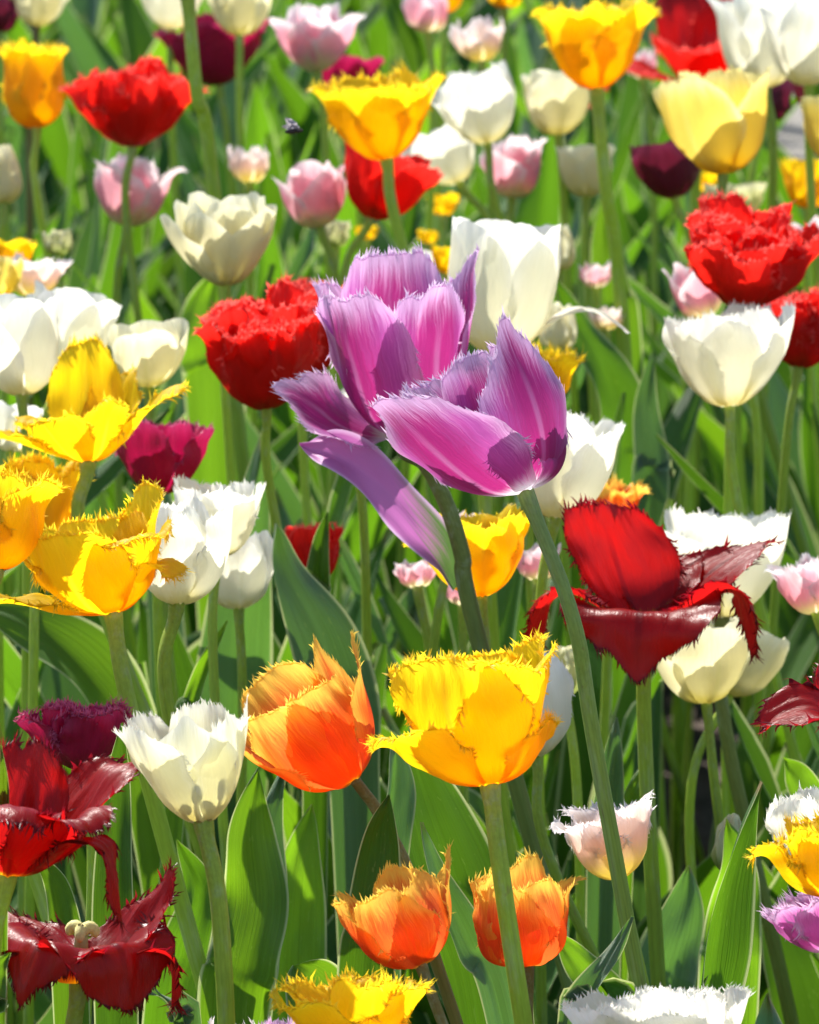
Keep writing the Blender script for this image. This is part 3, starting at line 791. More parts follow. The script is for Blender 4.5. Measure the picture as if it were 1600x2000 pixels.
tulip('white', (345, 1178), (352, 985), 160, .42, "white egg-shaped tulip behind the wide open golden one", wp=(395, 1390), hero=1, fx=FR_S, stem_r=.0036, flare=-12)
tulip('white', (424, 1085), (428, 945), 160, .41, "white tulip cup above a smaller white one and beside the glaucous leaf", wp=(435, 1300), hero=1, fx=FR_S, stem='stem')
tulip('white', (466, 1187), (462, 1045), 108, .37, "small closed white tulip under a wider white cup", hero=1, stem='stem', flare=-12)
tulip('magenta', (312, 962), (315, 835), 190, .41, "burgundy red tulip cup under the golden one with spread petals", hero=1, fx=FR_S, petals=None, flare=12)
tulip('magenta', (165, 1500), (160, 1385), 200, .38, "burgundy fringed tulip behind the shiny dark red one", hero=1, fx=FR_X, n_extra=3)
tulip('purple', (1035, 2120), (1035, 2050), 60, .30, "purple bud low among the leaves", form='bud', leaves=1) if False else None
tulip('yellow', (690, 2075), (690, 1925), 290, .345, "golden fringed tulip rising over the bottom edge of the picture", hero=2, fx=FR_Y, leaves=1, flare=34)
tulip('white', (1295, 2140), (1285, 1955), 380, .33, "white fringed tulip rising over the bottom edge beside the narrow glaucous leaf", hero=2, fx=FX(.003, 2, .6, .4), leaves=1, n_extra=4)
tulip('pale_pink', (470, 2095), (462, 1995), 90, .32, "pale pink fringed tulip barely showing at the bottom edge", hero=1, fx=FR_S, leaves=1)
tulip('lilac', (545, 2085), (540, 2000), 70, .30, "pale lilac tulip barely showing beside the bottom yellow one", hero=1, fx=FR_S, leaves=1)
tulip('white', (1365 + 45, 1205), (1400, 1010), 280, .36, "large white fringed tulip behind the dark crimson one", wp=(1455, 1420), hero=2, fx=FR_S, stem_r=.0039, leaves=2, flare=2, stem='stem_olive')
tulip('cream', (1380, 1372), (1362, 1215), 165, .34, "cream white tulip cup under the large white fringed one", hero=1, wp=(1415, 1560), flare=-6, leaves=1)
tulip('cream', (1425, 1355), (1470, 1222), 150, .325, "cream white tulip half hidden behind another cream cup", hero=1, flare=10, leaves=1)
tulip('pale_pink', (1208, 1712), (1176, 1578), 225, .335, "pale pink and yellow tulip with white frilled rim between two green stems", hero=1, fx=FX(.0035, 2, .8, .4), flare=84, leaves=1, Wk=1.25, wp=(1230, 1800))
tulip('white', (1590, 1690), (1570, 1560), 150, .36, "white fringed tulip behind the small golden one at the edge", hero=1, fx=FR_S, leaves=1)
tulip('yellow', (1625, 1745), (1595, 1620), 190, .385, "small golden fringed tulip in front of a white one at the edge", hero=1, fx=FR_Y, flare=70, leaves=1)
tulip('lilac', (1620, 1850), (1575, 1755), 150, .36, "lilac pink fringed tulip at the edge under the small golden one", hero=1, fx=FR_P, leaves=1, flare=16)
tulip('green_bud', (1432, 1705), (1430, 1590), 56, .30, "closed greenish cream bud above the bare soil", form='bud', hero=1, leaves=1)
tulip('pink', (1595, 1195), (1570, 1085), 130, .38, "pink and white tulip at the edge beside the large white one", hero=1, fx=FR_S, flare=40, leaves=2)
tulip('white', (1048, 1476), (1012, 1285), 150, .36, "white fringed tulip peeping over the big golden one", hero=1, fx=FX(.003, 2, .4, .4), wp=(1150, 1650), leaves=1)
tulip('green_bud', (1105, 1355), (1095, 1262), 60, .345, "pale green tulip bud behind the grey green stem of the purple one", form='bud', hero=1, leaves=1)
tulip('yellow', (940, 1163), (925, 1020), 235, .40, "yellow tulip seen under the purple ones between their stems", hero=1, fx=FR_B, wp=(950, 1230))
tulip('red', (615, 1130), (612, 1030), 95, .37, "small scarlet tulip half hidden by a narrow pointed leaf", hero=1, fx=FR_S)
tulip('orange', (1198, 1010), (1200, 950), 95, .385, "soft orange tulip half hidden behind the dark crimson one", fx=FR_B, flare=40)
tulip('white', (1085, 1010), (1110, 812), 175, .42, "white tulip with one pointed petal behind the tilted purple one", hero=1, fx=FR_S, flare=6)
tulip('white', (968, 690), (992, 432), 205, .455, "tall white tulip with a drooping petal behind the purple ones", hero=1, flare=6, petals=[
    dict(phi=10, Lk=1.0, dm=0), dict(phi=70, Lk=1.02), dict(phi=130, Lk=1.0), dict(phi=190, Lk=1.0), dict(phi=-50, Lk=.98), dict(phi=-110, Lk=1.0),
    dict(phi=92, Lpx=290, Wpx=48, keys=K((0, 70), (.2, 50), (.4, 44), (.6, 70), (.75, 110), (1, 135)), shoulder=.5)])
tulip('yellow', (1045, 800), (1050, 690), 130, .43, "yellow fringed tulip hidden behind the tilted purple one", hero=1, fx=FX(.007, 2, .5, .4))
tulip('white', (690, 860), (680, 760), 110, .42, "white tulip peeping under the flung out purple petal")
tulip('red', (520, 795), (506, 620), 245, .435, "scarlet double tulip with crystal fringes beside the purple one", hero=1, fx=FR_X, n_extra=9, wp=(565, 1000), flare=20, tilt=2, stem='stem')
tulip('red', (590, 740), (585, 570), 130, .42, "scarlet crystal fringed tulip tucked behind the scarlet double", hero=1, fx=FR_X, n_extra=7)
tulip('white', (1425, 792), (1405, 612), 225, .43, "white fringed tulip cup under the scarlet double one", hero=1, fx=FR_S, wp=(1470, 960))
tulip('red', (1450, 602), (1465, 450), 255, .46, "large scarlet double tulip with crystal fringes above the white cup", hero=1, fx=FR_X, n_extra=9, flare=20, tilt=2)
tulip('red', (1560, 715), (1575, 590), 150, .43, "scarlet crystal fringed tulip at the edge behind the white cup", hero=1, fx=FR_X, n_extra=8, wp=(1550, 960))
tulip('cream', (290, 755), (285, 630), 128, .43, "pale cream yellow closed tulip beside the big white pair", hero=1, flare=-12, wp=(300, 900))
tulip('white', (42, 770), (34, 580), 190, .45, "big white tulip at the edge with its petals parting", hero=1, flare=14, Wk=.82, sh=.48)
tulip('white', (118, 740), (158, 575), 200, .425, "big white tulip opening wide behind another white one", hero=1, flare=22, Wk=.82, sh=.48)
tulip('cream', (440, 556), (440, 385), 235, .46, "cream double tulip above the broad pale green leaf", hero=1, fx=None, sh=.5, wp=(455, 700), petals=[
    dict(phi=-80, Lpx=185, Wpx=78, keys=K((0, 80), (.12, 54), (.4, 46), (.8, 22), (1, 10))),
    dict(phi=-40, Lpx=172, Wpx=86, keys=K((0, 80), (.12, 54), (.4, 30), (.8, 4), (1, 0))),
    dict(phi=14, Lpx=180, Wpx=90, keys=K((0, 80), (.12, 54), (.4, 18), (.8, 0), (1, -6))),
    dict(phi=62, Lpx=185, Wpx=84, keys=K((0, 80), (.12, 54), (.4, 32), (.8, 6), (1, 0))),
    dict(phi=104, Lpx=190, Wpx=80, keys=K((0, 80), (.12, 54), (.4, 30), (.8, 8), (1, 8))),
    dict(phi=158, Lpx=205, Wpx=84, keys=K((0, 80), (.12, 54), (.4, 18), (.8, 4), (1, 8))),
    dict(phi=-152, Lpx=205, Wpx=82, keys=K((0, 80), (.12, 54), (.4, 20), (.8, 4), (1, 10))),
    dict(phi=-112, Lpx=200, Wpx=78, keys=K((0, 80), (.12, 54), (.4, 28), (.8, 8), (1, 12))),
    dict(phi=-64, Lpx=190, Wpx=58, keys=K((0, 80), (.12, 54), (.4, 18), (.8, -4), (1, -10))),
    dict(phi=-16, Lpx=184, Wpx=56, keys=K((0, 80), (.12, 54), (.4, 10), (.8, -8), (1, -16))),
    dict(phi=38, Lpx=195, Wpx=58, keys=K((0, 80), (.12, 54), (.4, 12), (.8, -8), (1, -10))),
    dict(phi=84, Lpx=200, Wpx=60, keys=K((0, 80), (.12, 54), (.4, 18), (.8, -2), (1, -6))),
    dict(phi=136, Lpx=208, Wpx=58, keys=K((0, 80), (.12, 54), (.4, 10), (.8, 2), (1, 14))),
    dict(phi=-132, Lpx=208, Wpx=58, keys=K((0, 80), (.12, 54), (.4, 10), (.8, 0), (1, 12))),
])
tulip('yellow', (1165, 172), (1150, 25), 250, .50, "large golden fringed tulip high up in front of white ones", hero=1, fx=FR_Y, flare=52, wp=(1210, 560), stem_r=.0042)
tulip('yellow', (755, 310), (725, 160), 225, .485, "golden fringed tulip in front of a scarlet one near the insect", hero=1, fx=FR_Y, flare=20, wp=(810, 450), stem_r=.0036)
tulip('pale_yellow', (1412, 338), (1398, 150), 205, .48, "pale lemon yellow fringed tulip in front of the dark red open one", hero=1, fx=FR_B, flare=2, wp=(1440, 430))
tulip('yellow', (72, 248), (65, 100), 150, .47, "golden tulip with ragged top beside the scarlet open one", fx=FR_Y, hero=1, flare=48, wp=(110, 430))
tulip('red', (258, 285), (262, 160), 235, .47, "scarlet fringed tulip opened wide above a pale pink one", hero=1, fx=FR_X, flare=24, n_extra=6, wp=(285, 480), stem='stem')
tulip('red', (725, 425), (765, 300), 190, .445, "scarlet tulip half hidden behind the golden one", fx=FR_S, hero=1)
tulip('pink', (248, 440), (262, 315), 165, .43, "pale pink tulip with white curling tips under the scarlet open one", hero=1, fx=FX(.003, 2, .8, .4), flare=62, n_extra=4)
tulip('pale_pink', (487, 355), (487, 285), 64, .43, "tiny pale pink bud above the cream double tulip", form='bud')
tulip('pink', (625, 442), (605, 325), 130, .44, "pink tulip beside the scarlet one that the golden tulip hides", hero=1, flare=44, n_extra=4)
tulip('white', (895, 355), (850, 255), 140, .42, "white tulip with a bent back petal behind the scarlet one", flare=40)
tulip('pink', (1000, 385), (1005, 275), 140, .425, "rose pink tulip below two white cups", hero=1, fx=FR_B, flare=50, n_extra=5)
tulip('white', (952, 278), (925, 140), 150, .46, "white tulip cup beside another white one that a golden tulip overlaps", hero=1, fx=FR_B, wp=(1000, 400), stem='stem')
tulip('cream', (1090, 262), (1080, 140), 135, .45, "creamy white tulip partly behind the large golden one", flare=-10, hero=1)
tulip('pale_pink', (940, 118), (932, 35), 90, .47, "pale shell pink tulip between white and golden ones", hero=1)
tulip('pink', (835, 62), (830, -30), 80, .475, "pink tulip cut by the top edge beside a shell pink one")
tulip('yellow', (868, 22), (870, -50), 70, .46, "yellow tulip tip at the top edge above pink ones", flare=20)
tulip('yellow', (985, 14), (985, -60), 70, .46, "yellow tulip base at the top edge beside the large golden one", flare=20)
tulip('pink', (620, 138), (610, 25), 155, .475, "rose pink tulip with a pointed side petal near the top edge", hero=1, fx=FX(.003, 2, .8, .4), flare=36, n_extra=9)
tulip('magenta', (428, 165), (415, 58), 225, .44, "magenta purple tulip behind the tall thick stem", hero=1, fx=FR_S, flare=28, n_extra=6)
tulip('magenta', (685, 195), (678, 115), 140, .42, "magenta tulip peeping out behind the golden one near the insect", flare=20)
tulip('dark_red', (1375, 190), (1385, 60), 200, .44, "dark red tulip with drooping side petals behind the pale lemon one", hero=1, fx=FR_X, stem_r=.0035, petals=[
    dict(phi=140, Lpx=245, Wpx=100, keys=K((0, 70), (.2, 46), (.5, 26), (.8, 20), (1, 40)), mat='red'),
    dict(phi=-150, Lpx=225, Wpx=100, keys=K((0, 70), (.2, 46), (.5, 26), (.8, 20), (1, 40))),
    dict(phi=-90, Lpx=260, Wpx=50, keys=K((0, 72), (.2, 66), (.5, 74), (.65, 110), (.8, 160), (1, 175)), mat='red'),
    dict(phi=88, Lpx=260, Wpx=50, keys=K((0, 72), (.2, 66), (.5, 74), (.65, 110), (.8, 160), (1, 170))),
    dict(phi=-20, Lpx=200, Wpx=100, keys=K((0, 70), (.2, 50), (.5, 36), (.8, 50), (1, 90)), mat='red'),
    dict(phi=36, Lpx=200, Wpx=100, keys=K((0, 70), (.2, 50), (.5, 36), (.8, 50), (1, 90)), mat='red')])
tulip('maroon', (1500, 235), (1515, 155), 60, .44, "small maroon fringed tulip beside the pale lemon one and the gravel", fx=FR_B)
tulip('maroon', (1318, 385), (1295, 275), 130, .43, "dark maroon tulip cup under the pale lemon one", hero=1, flare=-6)
tulip('white', (1495, 170), (1480, -10), 170, .48, "large white tulip spreading at the top behind the dark red one", hero=1, flare=30)
tulip('white', (1580, 165), (1575, 5), 140, .50, "bright white tulip at the top corner over the gravel", hero=1, flare=12)
tulip('pale_yellow', (1640, 315), (1620, 190), 120, .47, "pale lemon petal reaching in at the edge over the gravel", hero=1)
tulip('yellow', (1580, 405), (1580, 315), 95, .42, "golden tulip at the edge below the pale lemon petal", fx=FR_B)
tulip('cream', (1145, 382), (1143, 285), 90, .42, "cream tulip with one petal folded down beside a thick green stem", flare=24)
tulip('green_bud', (1437, 440), (1437, 358), 100, .41, "greenish white tulip under the pale lemon one above the scarlet double", flare=2)
tulip('yellow', (866, 418), (864, 380), 44, .37, "small blurred yellow tulip under the rose pink one", flare=20)
tulip('yellow', (836, 474), (838, 450), 22, .37, "tiny blurred yellow tulip above the purple one", flare=20)
tulip('yellow', (716, 466), (716, 442), 24, .37, "tiny blurred yellow tulip under the hidden scarlet one", flare=20)
tulip('yellow', (1372, 372), (1370, 335), 34, .37, "tiny yellow tulip beside the dark maroon cup", flare=20)
tulip('green_bud', (115, 495), (114, 450), 34, .42, "thin pale bud beside the golden tulip stem", form='bud')
tulip('green_bud', (655, 480), (655, 432), 34, .42, "slender cream bud under the pink tulip", form='bud')
tulip('cream', (5, 395), (8, 285), 66, .44, "cream petal at the edge below the golden ragged one")
tulip('pale_pink', (62, 578), (68, 500), 125, .43, "shell pink tulip behind the big white pair", flare=40, fx=FR_B)
tulip('yellow', (15, 540), (18, 470), 90, .42, "yellow tulip at the edge above the shell pink one", flare=30)
tulip('pale_yellow', (-4, 575), (5, 500), 60, .435, "lemon tulip at the edge in front of the shell pink one")
tulip('cream', (72, 50), (78, -30), 90, .47, "pale lemon white tulip at the top edge above the golden ragged one", hero=1, stem='stem_brown')
tulip('maroon', (0, 62), (0, -10), 60, .46, "crimson tulip at the top corner", flare=6)
tulip('white', (335, 55), (335, -50), 120, .47, "white tulip cut by the top edge beside the tall thick stem", hero=1)
tulip('cream', (468, 68), (468, -40), 110, .475, "cream tulip cut by the top edge above the magenta one", hero=1)
tulip('white', (1160, 2 ), (1155, -60), 110, .47, "white tulip behind the top of the large golden one") if False else None
tulip('pink', (1385, 615), (1335, 510), 110, .43, "pale pink tulip beside the large scarlet double", flare=30, hero=1)
tulip('pink', (1600, 490), (1592, 425), 90, .43, "lilac pink tulip at the edge above the scarlet double", flare=6)
tulip('pink', (1165, 560), (1163, 512), 48, .40, "small blurred pink tulip over the drooping white petal", flare=10)
tulip('pale_pink', (1185, 642), (1185, 598), 48, .385, "small pale tulip under the drooping white petal", flare=30)
tulip('cream', (1090, 682), (1088, 595), 52, .41, "closed cream bud below the drooping white petal", form='bud')
tulip('cream', (1092, 525), (1092, 440), 50, .41, "narrow cream bud behind the tall white tulip", form='bud')
tulip('yellow', (875, 535), (885, 485), 60, .41, "yellow tulip tip between the purple and the tall white one", flare=20)
tulip('white', (810, 545), (812, 490), 60, .40, "white tulip tip showing over the upright purple one")
tulip('pink', (815, 1145), (808, 1095), 85, .36, "lilac pink tulip low behind the purple bract", flare=50)
tulip('pink', (905, 1180), (905, 1120), 55, .355, "pale pink tulip behind the yellow one between the stems")
tulip('pink', (1050, 1130), (1048, 1062), 70, .37, "pink tulip behind the grey green stem beside the dark crimson one", flare=20)
tulip('pink', (905, 1040), (915, 1000), 50, .39, "small pink tulip under the tilted purple one", flare=20)
tulip('white', (20, 880), (30, 790), 90, .41, "white tulip under the golden one with spread petals")
tulip('pink', (1255, 150), (1248, 95), 44, .42, "small pink bud between the large golden and the dark red one", form='bud')
tulip('pink', (1290, 30), (1285, -15), 50, .41, "pale pink tulip tip behind the large golden one", form='bud') if False else None
# a tall one whose head stands above the picture
tulip('yellow', (365, -25), (352, -170), 150, .56, "tall tulip of which only the thick stem crosses the top of the picture", hero=1, fx=FR_Y, wp=(413, 330), stem_r=.0042, stem='stem')

# purple petal-like bract on the stem of the upright purple tulip
root_o, B_, fr_, s_, G_ = pb
dB = B_.y
path = [at_d(x_, y_, dB + d_) for x_, y_, d_ in ((889, 1150, .006), (856, 1085, .004), (797, 1008, -.004), (722, 932, -.012), (652, 886, -.012), (586, 868, -.004))]
bm = NT("bract_petal")
pu_, pv_, pe_ = bm.attr('pu'), bm.attr('pv'), bm.attr('pe')
st_ = bm.noise(bm.vec(bm.math('MULTIPLY', pu_, 14), bm.math('MULTIPLY', pv_, 2), 3), 1, 3, .65)
gr_ = bm.math('ADD', bm.math('ADD', pv_, bm.math('MULTIPLY', pu_, -.22)), bm.math('MULTIPLY', bm.math('SUBTRACT', st_, .5), .5))
c_ = bm.mix(bm.ss(gr_, .10, .42), (.10, .20, .05), (.52, .16, .44))
c_ = bm.mix(bm.ss(pe_, .8, 1.0), c_, (.68, .44, .68))
M['bract'] = bm.thin(c_, c_, .45, .4, .4, bm.bump(st_, .3, .001))
v, f, at = leaf_mesh([tuple(p) for p in path], 112 * s_, (.45, -.85, .35), fold=.55, fold_tip=.35, twist=-.1, wave=.005, nu=16, nv=60, seed=5, wprof=.55, base_w=.2)
mesh_obj("bract", localize(v, G_), f, M['bract'], root_o, at)

# ------------------------------------------------------------------ single leaves one can pick out
def picked_leaf(pts, wpx, d, label, mat='leaf', fold=.5, face=(0, -.9, .45), twist=0.0, wave=.004, fold_tip=None, wprof=.45, tip_pow=1.0, dd=0.0, seed=None):
    """pts: pixels from tip down to where the blade leaves the picture; the root is carried on to the ground."""
    P = [at_d(p[0], p[1], d * DS + dd * i) for i, p in enumerate(pts)]
    a, b = P[-2], P[-1]
    sl = (b - a); sl = sl / max(1e-4, abs(sl.z))
    G = Vector((b.x + sl.x * b.z * .35, b.y + .01, 0.0))
    if b.z > .06: P.append(G.lerp(b, .45) + Vector((0, .003, 0)))
    P.append(G)
    P = P[::-1]
    SEED[0] += 3
    s = m_per_px(b)
    v, f, at = leaf_mesh([tuple(p) for p in P], wpx * s, face, fold=fold, fold_tip=fold_tip, twist=twist, wave=wave, nu=18, nv=80, seed=seed or SEED[0], wprof=wprof, tip_pow=tip_pow)
    o = mesh_obj("tulip_leaf", localize(v, G), f, M[mat], None, at)
    o.location = G
    tag(o, label, "leaf", "single tulip leaves")
    return o

picked_leaf([(538, 1022), (560, 1120), (625, 1255), (672, 1400), (690, 1560)], 135, 2.02, "broad blue green leaf arching under the small scarlet tulip", 'leaf_blue', fold=.35, twist=.5, wave=.006, wprof=.6)
picked_leaf([(-60, 1180), (60, 1225), (170, 1310), (250, 1430), (300, 1600)], 150, 2.05, "broad bright green leaf spreading under the wide golden tulip", 'leaf_bright', fold=.3, face=(.25, -.7, .65), wprof=.6)
picked_leaf([(1489, 1528), (1440, 1650), (1405, 1780), (1385, 1920), (1375, 2040)], 135, 1.80, "tall folded leaf with a pale edge above the bottom white tulip", 'leaf', fold=.75, face=(.55, -.8, .2), wave=.002, fold_tip=1.0)
picked_leaf([(1420, 1600), (1440, 1700), (1430, 1830), (1420, 1990)], 130, 1.86, "broad upright leaf behind the tall folded one", 'leaf_bright', fold=.4)
picked_leaf([(1237, 1790), (1190, 1870), (1145, 1960), (1110, 2060)], 75, 1.70, "narrow dull green leaf curving up beside the bottom white tulip", 'leaf_blue', fold=.9, face=(-.3, -.8, .5))
picked_leaf([(824, 1606), (855, 1720), (915, 1850), (980, 1990)], 90, 1.78, "narrow leaf with a pale edge between the two small orange tulips", 'leaf_blue', fold=.7, face=(.3, -.9, .3))
picked_leaf([(795, 1440), (840, 1580), (905, 1760), (960, 1980)], 185, 1.86, "very broad dark green leaf behind the stem of the big golden tulip", 'leaf', fold=.35, wprof=.6)
picked_leaf([(772, 1440), (778, 1540), (762, 1660), (748, 1850)], 85, 1.84, "grey green leaf rising left of the broad dark one".replace(" left of", " beside"), 'leaf_blue', fold=.6, twist=.4)
picked_leaf([(760, 1552), (745, 1640), (728, 1800), (712, 2000)], 125, 1.715, "dark green leaf crossing the stem of the leaning orange tulip", 'leaf', fold=.5)
picked_leaf([(505, 1500), (490, 1620), (500, 1760), (478, 1880), (455, 2030)], 150, 1.84, "long wavy bright leaf under the cream cup and leaning orange tulip", 'leaf_bright', fold=.3, wave=.014, wprof=.5)
picked_leaf([(560, 1480), (530, 1600), (530, 1750), (512, 1880), (490, 2040)], 80, 1.87, "blue green wavy leaf behind the long bright one", 'leaf_blue', fold=.4, wave=.010)
picked_leaf([(238, 1412), (228, 1560), (222, 1750), (228, 2000)], 100, 1.76, "dark narrow leaf between the cream cup and the shiny dark red tulip", 'leaf', fold=.6)
picked_leaf([(443, 1213), (405, 1290), (375, 1370), (350, 1480)], 46, 1.98, "small pointed bright leaf under the two small white tulips", 'leaf_bright', fold=.6)
picked_leaf([(1085, 545), (1130, 640), (1185, 740), (1215, 860), (1205, 990)], 118, 2.30, "tall two toned leaf under the drooping white petal", 'leaf', fold=.45, face=(.2, -.8, .5), wave=.004)
picked_leaf([(1275, 690), (1262, 790), (1272, 900), (1268, 1010)], 80, 2.25, "narrow upright leaf left of the white cup under the scarlet double".replace(" left of", " near"), 'leaf_blue', fold=.5)
picked_leaf([(420, 530), (405, 610), (410, 690), (420, 800)], 130, 2.42, "broad pale green leaf under the cream double tulip", 'leaf_bright', fold=.25, wprof=.6)
picked_leaf([(1185, 370), (1180, 470), (1195, 580), (1215, 690)], 85, 2.45, "bright yellow green leaf beside the long stem of the large golden tulip", 'leaf_bright', fold=.3)
picked_leaf([(264, 1926), (310, 1945), (350, 1990), (380, 2060)], 55, 1.72, "short leaf curling up at the bottom beside the flat dark red tulip", 'leaf_blue', fold=.8, face=(.2, -.7, .7))
picked_leaf([(1085, 1820), (1130, 1880), (1190, 1960), (1230, 2060)], 105, 1.80, "bright leaf between the grey green stem and the small orange tulip", 'leaf_bright', fold=.4)
picked_leaf([(1345, 1690), (1335, 1780), (1305, 1880), (1290, 2000)], 140, 1.95, "bluish leaf in front of the bare soil gap", 'leaf_blue', fold=.4)
picked_leaf([(575, 1885), (610, 1930), (640, 2000), (650, 2080)], 150, 1.80, "rounded bright leaf at the bottom beside the golden tulip", 'leaf_bright', fold=.3, wprof=.7, tip_pow=.7)
picked_leaf([(640, 1000), (628, 1060), (620, 1140), (618, 1240)], 62, 2.04, "narrow pointed leaf in front of the small scarlet tulip", 'leaf', fold=.6)
picked_leaf([(1530, 1480), (1560, 1520), (1600, 1600), (1630, 1700)], 90, 1.95, "arching leaf at the edge above the white fringed tulip", 'leaf_bright', fold=.4)
picked_leaf([(1205, 1400), (1195, 1500), (1185, 1620), (1180, 1760)], 80, 1.96, "blue green leaf behind the grey green stem of the tilted purple tulip", 'leaf_blue', fold=.5)
picked_leaf([(1270, 1480), (1245, 1530), (1225, 1600), (1215, 1700)], 50, 1.98, "small pale rimmed leaf beside the crimson tulip stem", 'leaf_bright', fold=.5)
picked_leaf([(20, 1860), (-5, 1900), (-15, 1960), (-20, 2050)], 70, 1.66, "leaf tip at the bottom corner under the flat dark red tulip", 'leaf_bright', fold=.5)
picked_leaf([(2, 1455), (8, 1540), (4, 1640), (0, 1760)], 34, 1.68, "thin bright leaf at the edge behind the shiny dark red tulip", 'leaf_bright', fold=.5)
picked_leaf([(610, 1570), (590, 1680), (580, 1800), (575, 1980)], 130, 1.92, "broad leaf under the leaning orange tulip", 'leaf_bright', fold=.35)
picked_leaf([(60, 1660), (110, 1730), (130, 1830), (140, 1960)], 80, 1.80, "green leaf between the two dark red tulips", 'leaf_bright', fold=.5)
picked_leaf([(345, 1640), (390, 1740), (360, 1860), (330, 2010)], 110, 1.86, "broad leaf behind the stem of the cream cup", 'leaf', fold=.4)

# ------------------------------------------------------------------ clumps of leaves that fill the bed
def build_clump(seed, hmul=1.0):
    g = random.Random(seed)
    G = (0, 0, 0)
    root = empty("leaf_clump", G)
    n = g.choice((7, 8, 8, 9))
    a0 = g.uniform(0, 6.28)
    for k in range(n):
        v, f, at, mm = random_leaf(G, a0 + k * 2.2 + g.uniform(-.5, .5), g.uniform(.22, .37) * hmul, g.uniform(.021, .042), g.uniform(.0, .32), seed * 10 + k, low=True)
        mesh_obj("leaf", v, f, M[mm], root, at)
    return root

def copy_clump(root):
    c = root.copy(); COL.objects.link(c)
    for ch in root.children:
        d = ch.copy(); COL.objects.link(d); d.parent = c
    return c

protos = [build_clump(900 + i * 7) for i in range(9)]
used_proto = [False] * len(protos)

def on_path(x, y):
    px, py = to_px((x, y, 0))
    if py < 330 and px > 1330 + (330 - py) * -.55: return True
    return False

cg = random.Random(42)
yrow = 1.62 * DS
spots = []
while yrow < 5.3 * DS:
    half = (yrow * .080 / DS + .17)
    step = .088 if yrow < 3.0 * DS else .104
    x = -half
    while x < half:
        spots.append((x + cg.uniform(-.03, .03), yrow + cg.uniform(-.03, .03)))
        x += step
    yrow += step * 1.28
n_cl = 0
CL = []
for x, y in spots:
    if any((x - bx) ** 2 + (y - by) ** 2 < .042 ** 2 for bx, by in BASES): continue
    if on_path(x, y) or len(CL) >= 420: continue
    CL.append((x, y))
PV = [np.concatenate([np.array([v.co[:] for v in ch.data.vertices]) for ch in p.children]) for p in protos]
for x, y in CL:
    for tries in range(6):
        i = cg.randrange(len(protos))
        rz, s = cg.uniform(0, 6.28), cg.uniform(.85, 1.15) * (.8 if y < 2.0 * DS else 1)
        c_, n_ = math.cos(rz) * s, math.sin(rz) * s
        w = PV[i]
        W_ = np.stack([w[:, 0] * c_ - w[:, 1] * n_ + x, w[:, 0] * n_ + w[:, 1] * c_ + y, w[:, 2] * s], 1)
        if share_in(W_, GAP) < .004 and share_in(W_, OPEN) < .02: break
    else: continue
    if used_proto[i]: o = copy_clump(protos[i])
    else: o = protos[i]; used_proto[i] = True
    o.location = (x, y, 0)
    o.rotation_euler = (0, 0, rz)
    o.scale = (s, s, s)
    tag(o, "clump of broad upright green tulip leaves filling the bed between the flower stems", "leaf clump", "tulip leaf clumps")
for i, u_ in enumerate(used_proto):
    if not u_:
        for ch in list(protos[i].children): bpy.data.objects.remove(ch)
        bpy.data.objects.remove(protos[i])

# ------------------------------------------------------------------ soil and gravel path
def soil_mat(name, c1, c2, c3, scale):
    t = NT(name)
    co = t.n("ShaderNodeTexCoord").outputs['Object']
    n1 = t.noise(co, scale, 5, .65); n2 = t.noise(co, scale * 6, 4, .7)
    vo = t.n("ShaderNodeTexVoronoi"); t.put(vo.inputs['Vector'], co); vo.inputs['Scale'].default_value = scale * 3
    c = t.mix(t.ss(n1, .35, .65), c1, c2)
    c = t.mix(t.ss(n2, .58, .75), c, c3)
    h = t.math('ADD', t.math('MULTIPLY', vo.outputs['Distance'], .8), n2)
    p = t.n("ShaderNodeBsdfPrincipled")
    t.put(p.inputs['Base Color'], c); p.inputs['Roughness'].default_value = .95
    t.put(p.inputs['Normal'], t.bump(h, .9, .006))
    t.t.links.new(p.outputs[0], t.out.inputs[0])
    return t.m
M['soil'] = soil_mat("bed_soil", (.045, .032, .024), (.085, .062, .048), (.17, .14, .12), 22)
M['gravel'] = soil_mat("grey_gravel", (.22, .20, .175), (.34, .32, .29), (.46, .44, .41), 40)
nx, ny = 60, 90
xs = np.linspace(-1.0, 1.0, nx + 1); ys = np.linspace(1.0, 9.0, ny + 1)
vs = [(x, y, -.004 + .010 * mnoise.noise((x * 6, y * 6, 0)) + .006 * mnoise.noise((x * 25, y * 25, 2)) - .006) for y in ys for x in xs]
fs = [(i * (nx + 1) + j, i * (nx + 1) + j + 1, (i + 1) * (nx + 1) + j + 1, (i + 1) * (nx + 1) + j) for i in range(ny) for j in range(nx)]
o = mesh_obj("soil_bed", vs, fs, M['soil']); tag(o, "dark brown crumbly soil of the tulip bed", "soil", kind="structure")
o = mesh_obj("ground", [(-60, -20, -.03), (60, -20, -.03), (60, 120, -.03), (-60, 120, -.03)], [(0, 1, 2, 3)], M['soil']); tag(o, "brown earth around the tulip bed", "ground", kind="structure")
pp = [at_z(1290, 330, .012), at_z(1700, 420, .012), Vector((3.0, 6.0, .012)), Vector((3.0, 14, .012)), Vector((1.3, 14, .012)), at_z(1120, -60, .012)]
o = mesh_obj("gravel_path", [tuple(p) for p in pp], [tuple(range(len(pp)))], M['gravel'], smooth=False); tag(o, "pale grey gravel path beyond the tulip bed", "path", kind="structure")
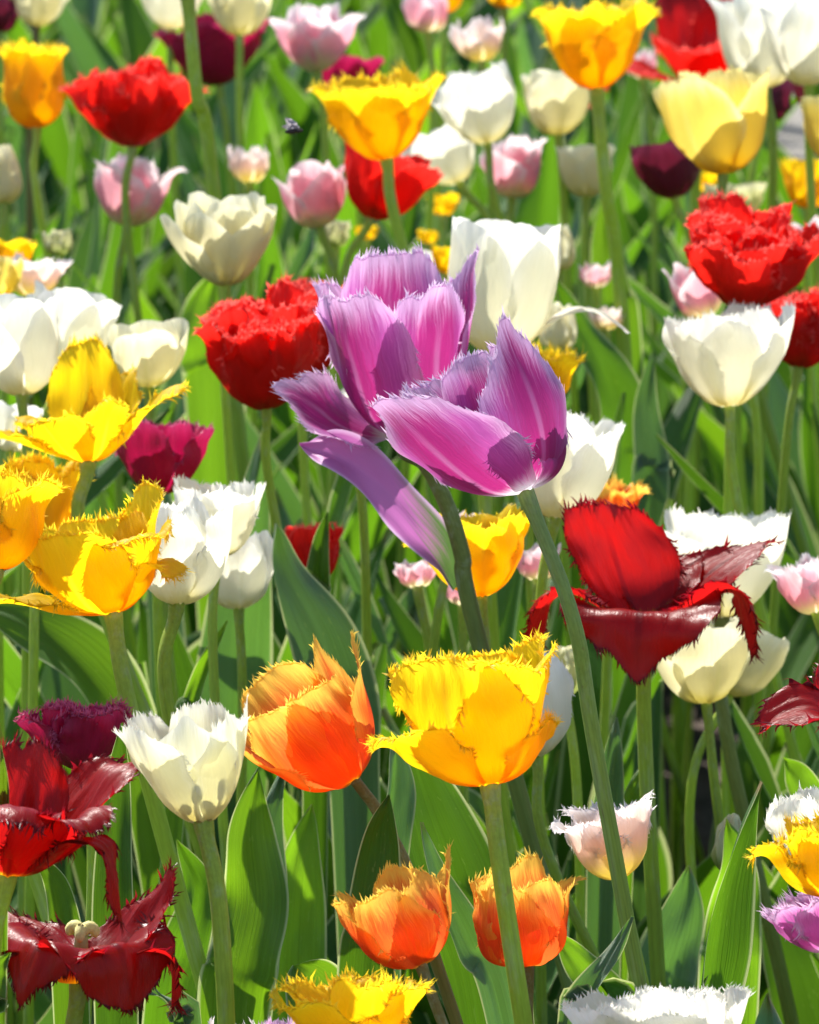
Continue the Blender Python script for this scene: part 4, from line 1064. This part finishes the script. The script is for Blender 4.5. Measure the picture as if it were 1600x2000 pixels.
# crumbs of mulch lying on the soil
cv, cf = [], []
mg = random.Random(5)
for k in range(1500):
    x, y = mg.uniform(-.4, .5), mg.uniform(2.3, 4.2) * DS
    r_ = mg.uniform(.002, .008)
    b = len(cv)
    ring = [(mg.uniform(.6, 1.3) * r_ * math.cos(a), mg.uniform(.6, 1.3) * r_ * math.sin(a)) for a in (0, 1.26, 2.5, 3.77, 5.0)]
    cv += [(x + q[0], y + q[1], -.012) for q in ring] + [(x + q[0] * .6, y + q[1] * .6, r_ * mg.uniform(.2, .9)) for q in ring]
    cf += [(b + i, b + (i + 1) % 5, b + 5 + (i + 1) % 5, b + 5 + i) for i in range(5)] + [tuple(b + 5 + i for i in range(5))]
o = mesh_obj("mulch", cv, cf, soil_mat("mulch_crumbs", (.07, .05, .035), (.16, .12, .09), (.30, .25, .20), 30), smooth=False); tag(o, "loose crumbs of brown mulch strewn over the soil", "mulch", kind="stuff")

# ------------------------------------------------------------------ the insect in flight
C0 = at_d(574, 256, 2.02 * DS)
ins = empty("insect", C0); tag(ins, "small dark insect flying beside the golden tulip", "insect")
s = m_per_px(C0)
bx = [(-17, 2), (-12, 1.5), (-6, 1), (0, 0), (5, -1), (8, -1), (10, -1), (13, -1), (16, -1), (18, -.5)]
br = [1.5, 4, 5, 5, 3.5, 5.5, 5.5, 2.5, 4, 1]
v, f, at = tube([(x * s, 0, -z * s) for x, z in bx], [r_ * s for r_ in br], 10)
mesh_obj("body", v, f, M['insect'], ins, at)
for sy, tipx, tipz in ((-1, -16, 27), (1, -22, 8)):
    a, b = np.array((8 * s, 0, 4 * s)), np.array((tipx * s, sy * 9 * s, tipz * s))
    pth = [a, a * .6 + b * .4 + np.array((0, 0, 1.5 * s)), b]
    v, f, at = leaf_mesh(pth, 13 * s, (.2, -1, .2), fold=.1, wave=0, nu=6, nv=14, seed=3, wprof=.6)
    mesh_obj("wing", v, f, M['wing'], ins, at)
for q in (-4, 2, 7):
    v, f, at = tube([(q * s, -2 * s, -3 * s), ((q - 2) * s, -4 * s, -7 * s), ((q - 6) * s, -4 * s, -10 * s)], [.7 * s, .6 * s, .4 * s], 5)
    mesh_obj("leg", v, f, M['insect'], ins, at)
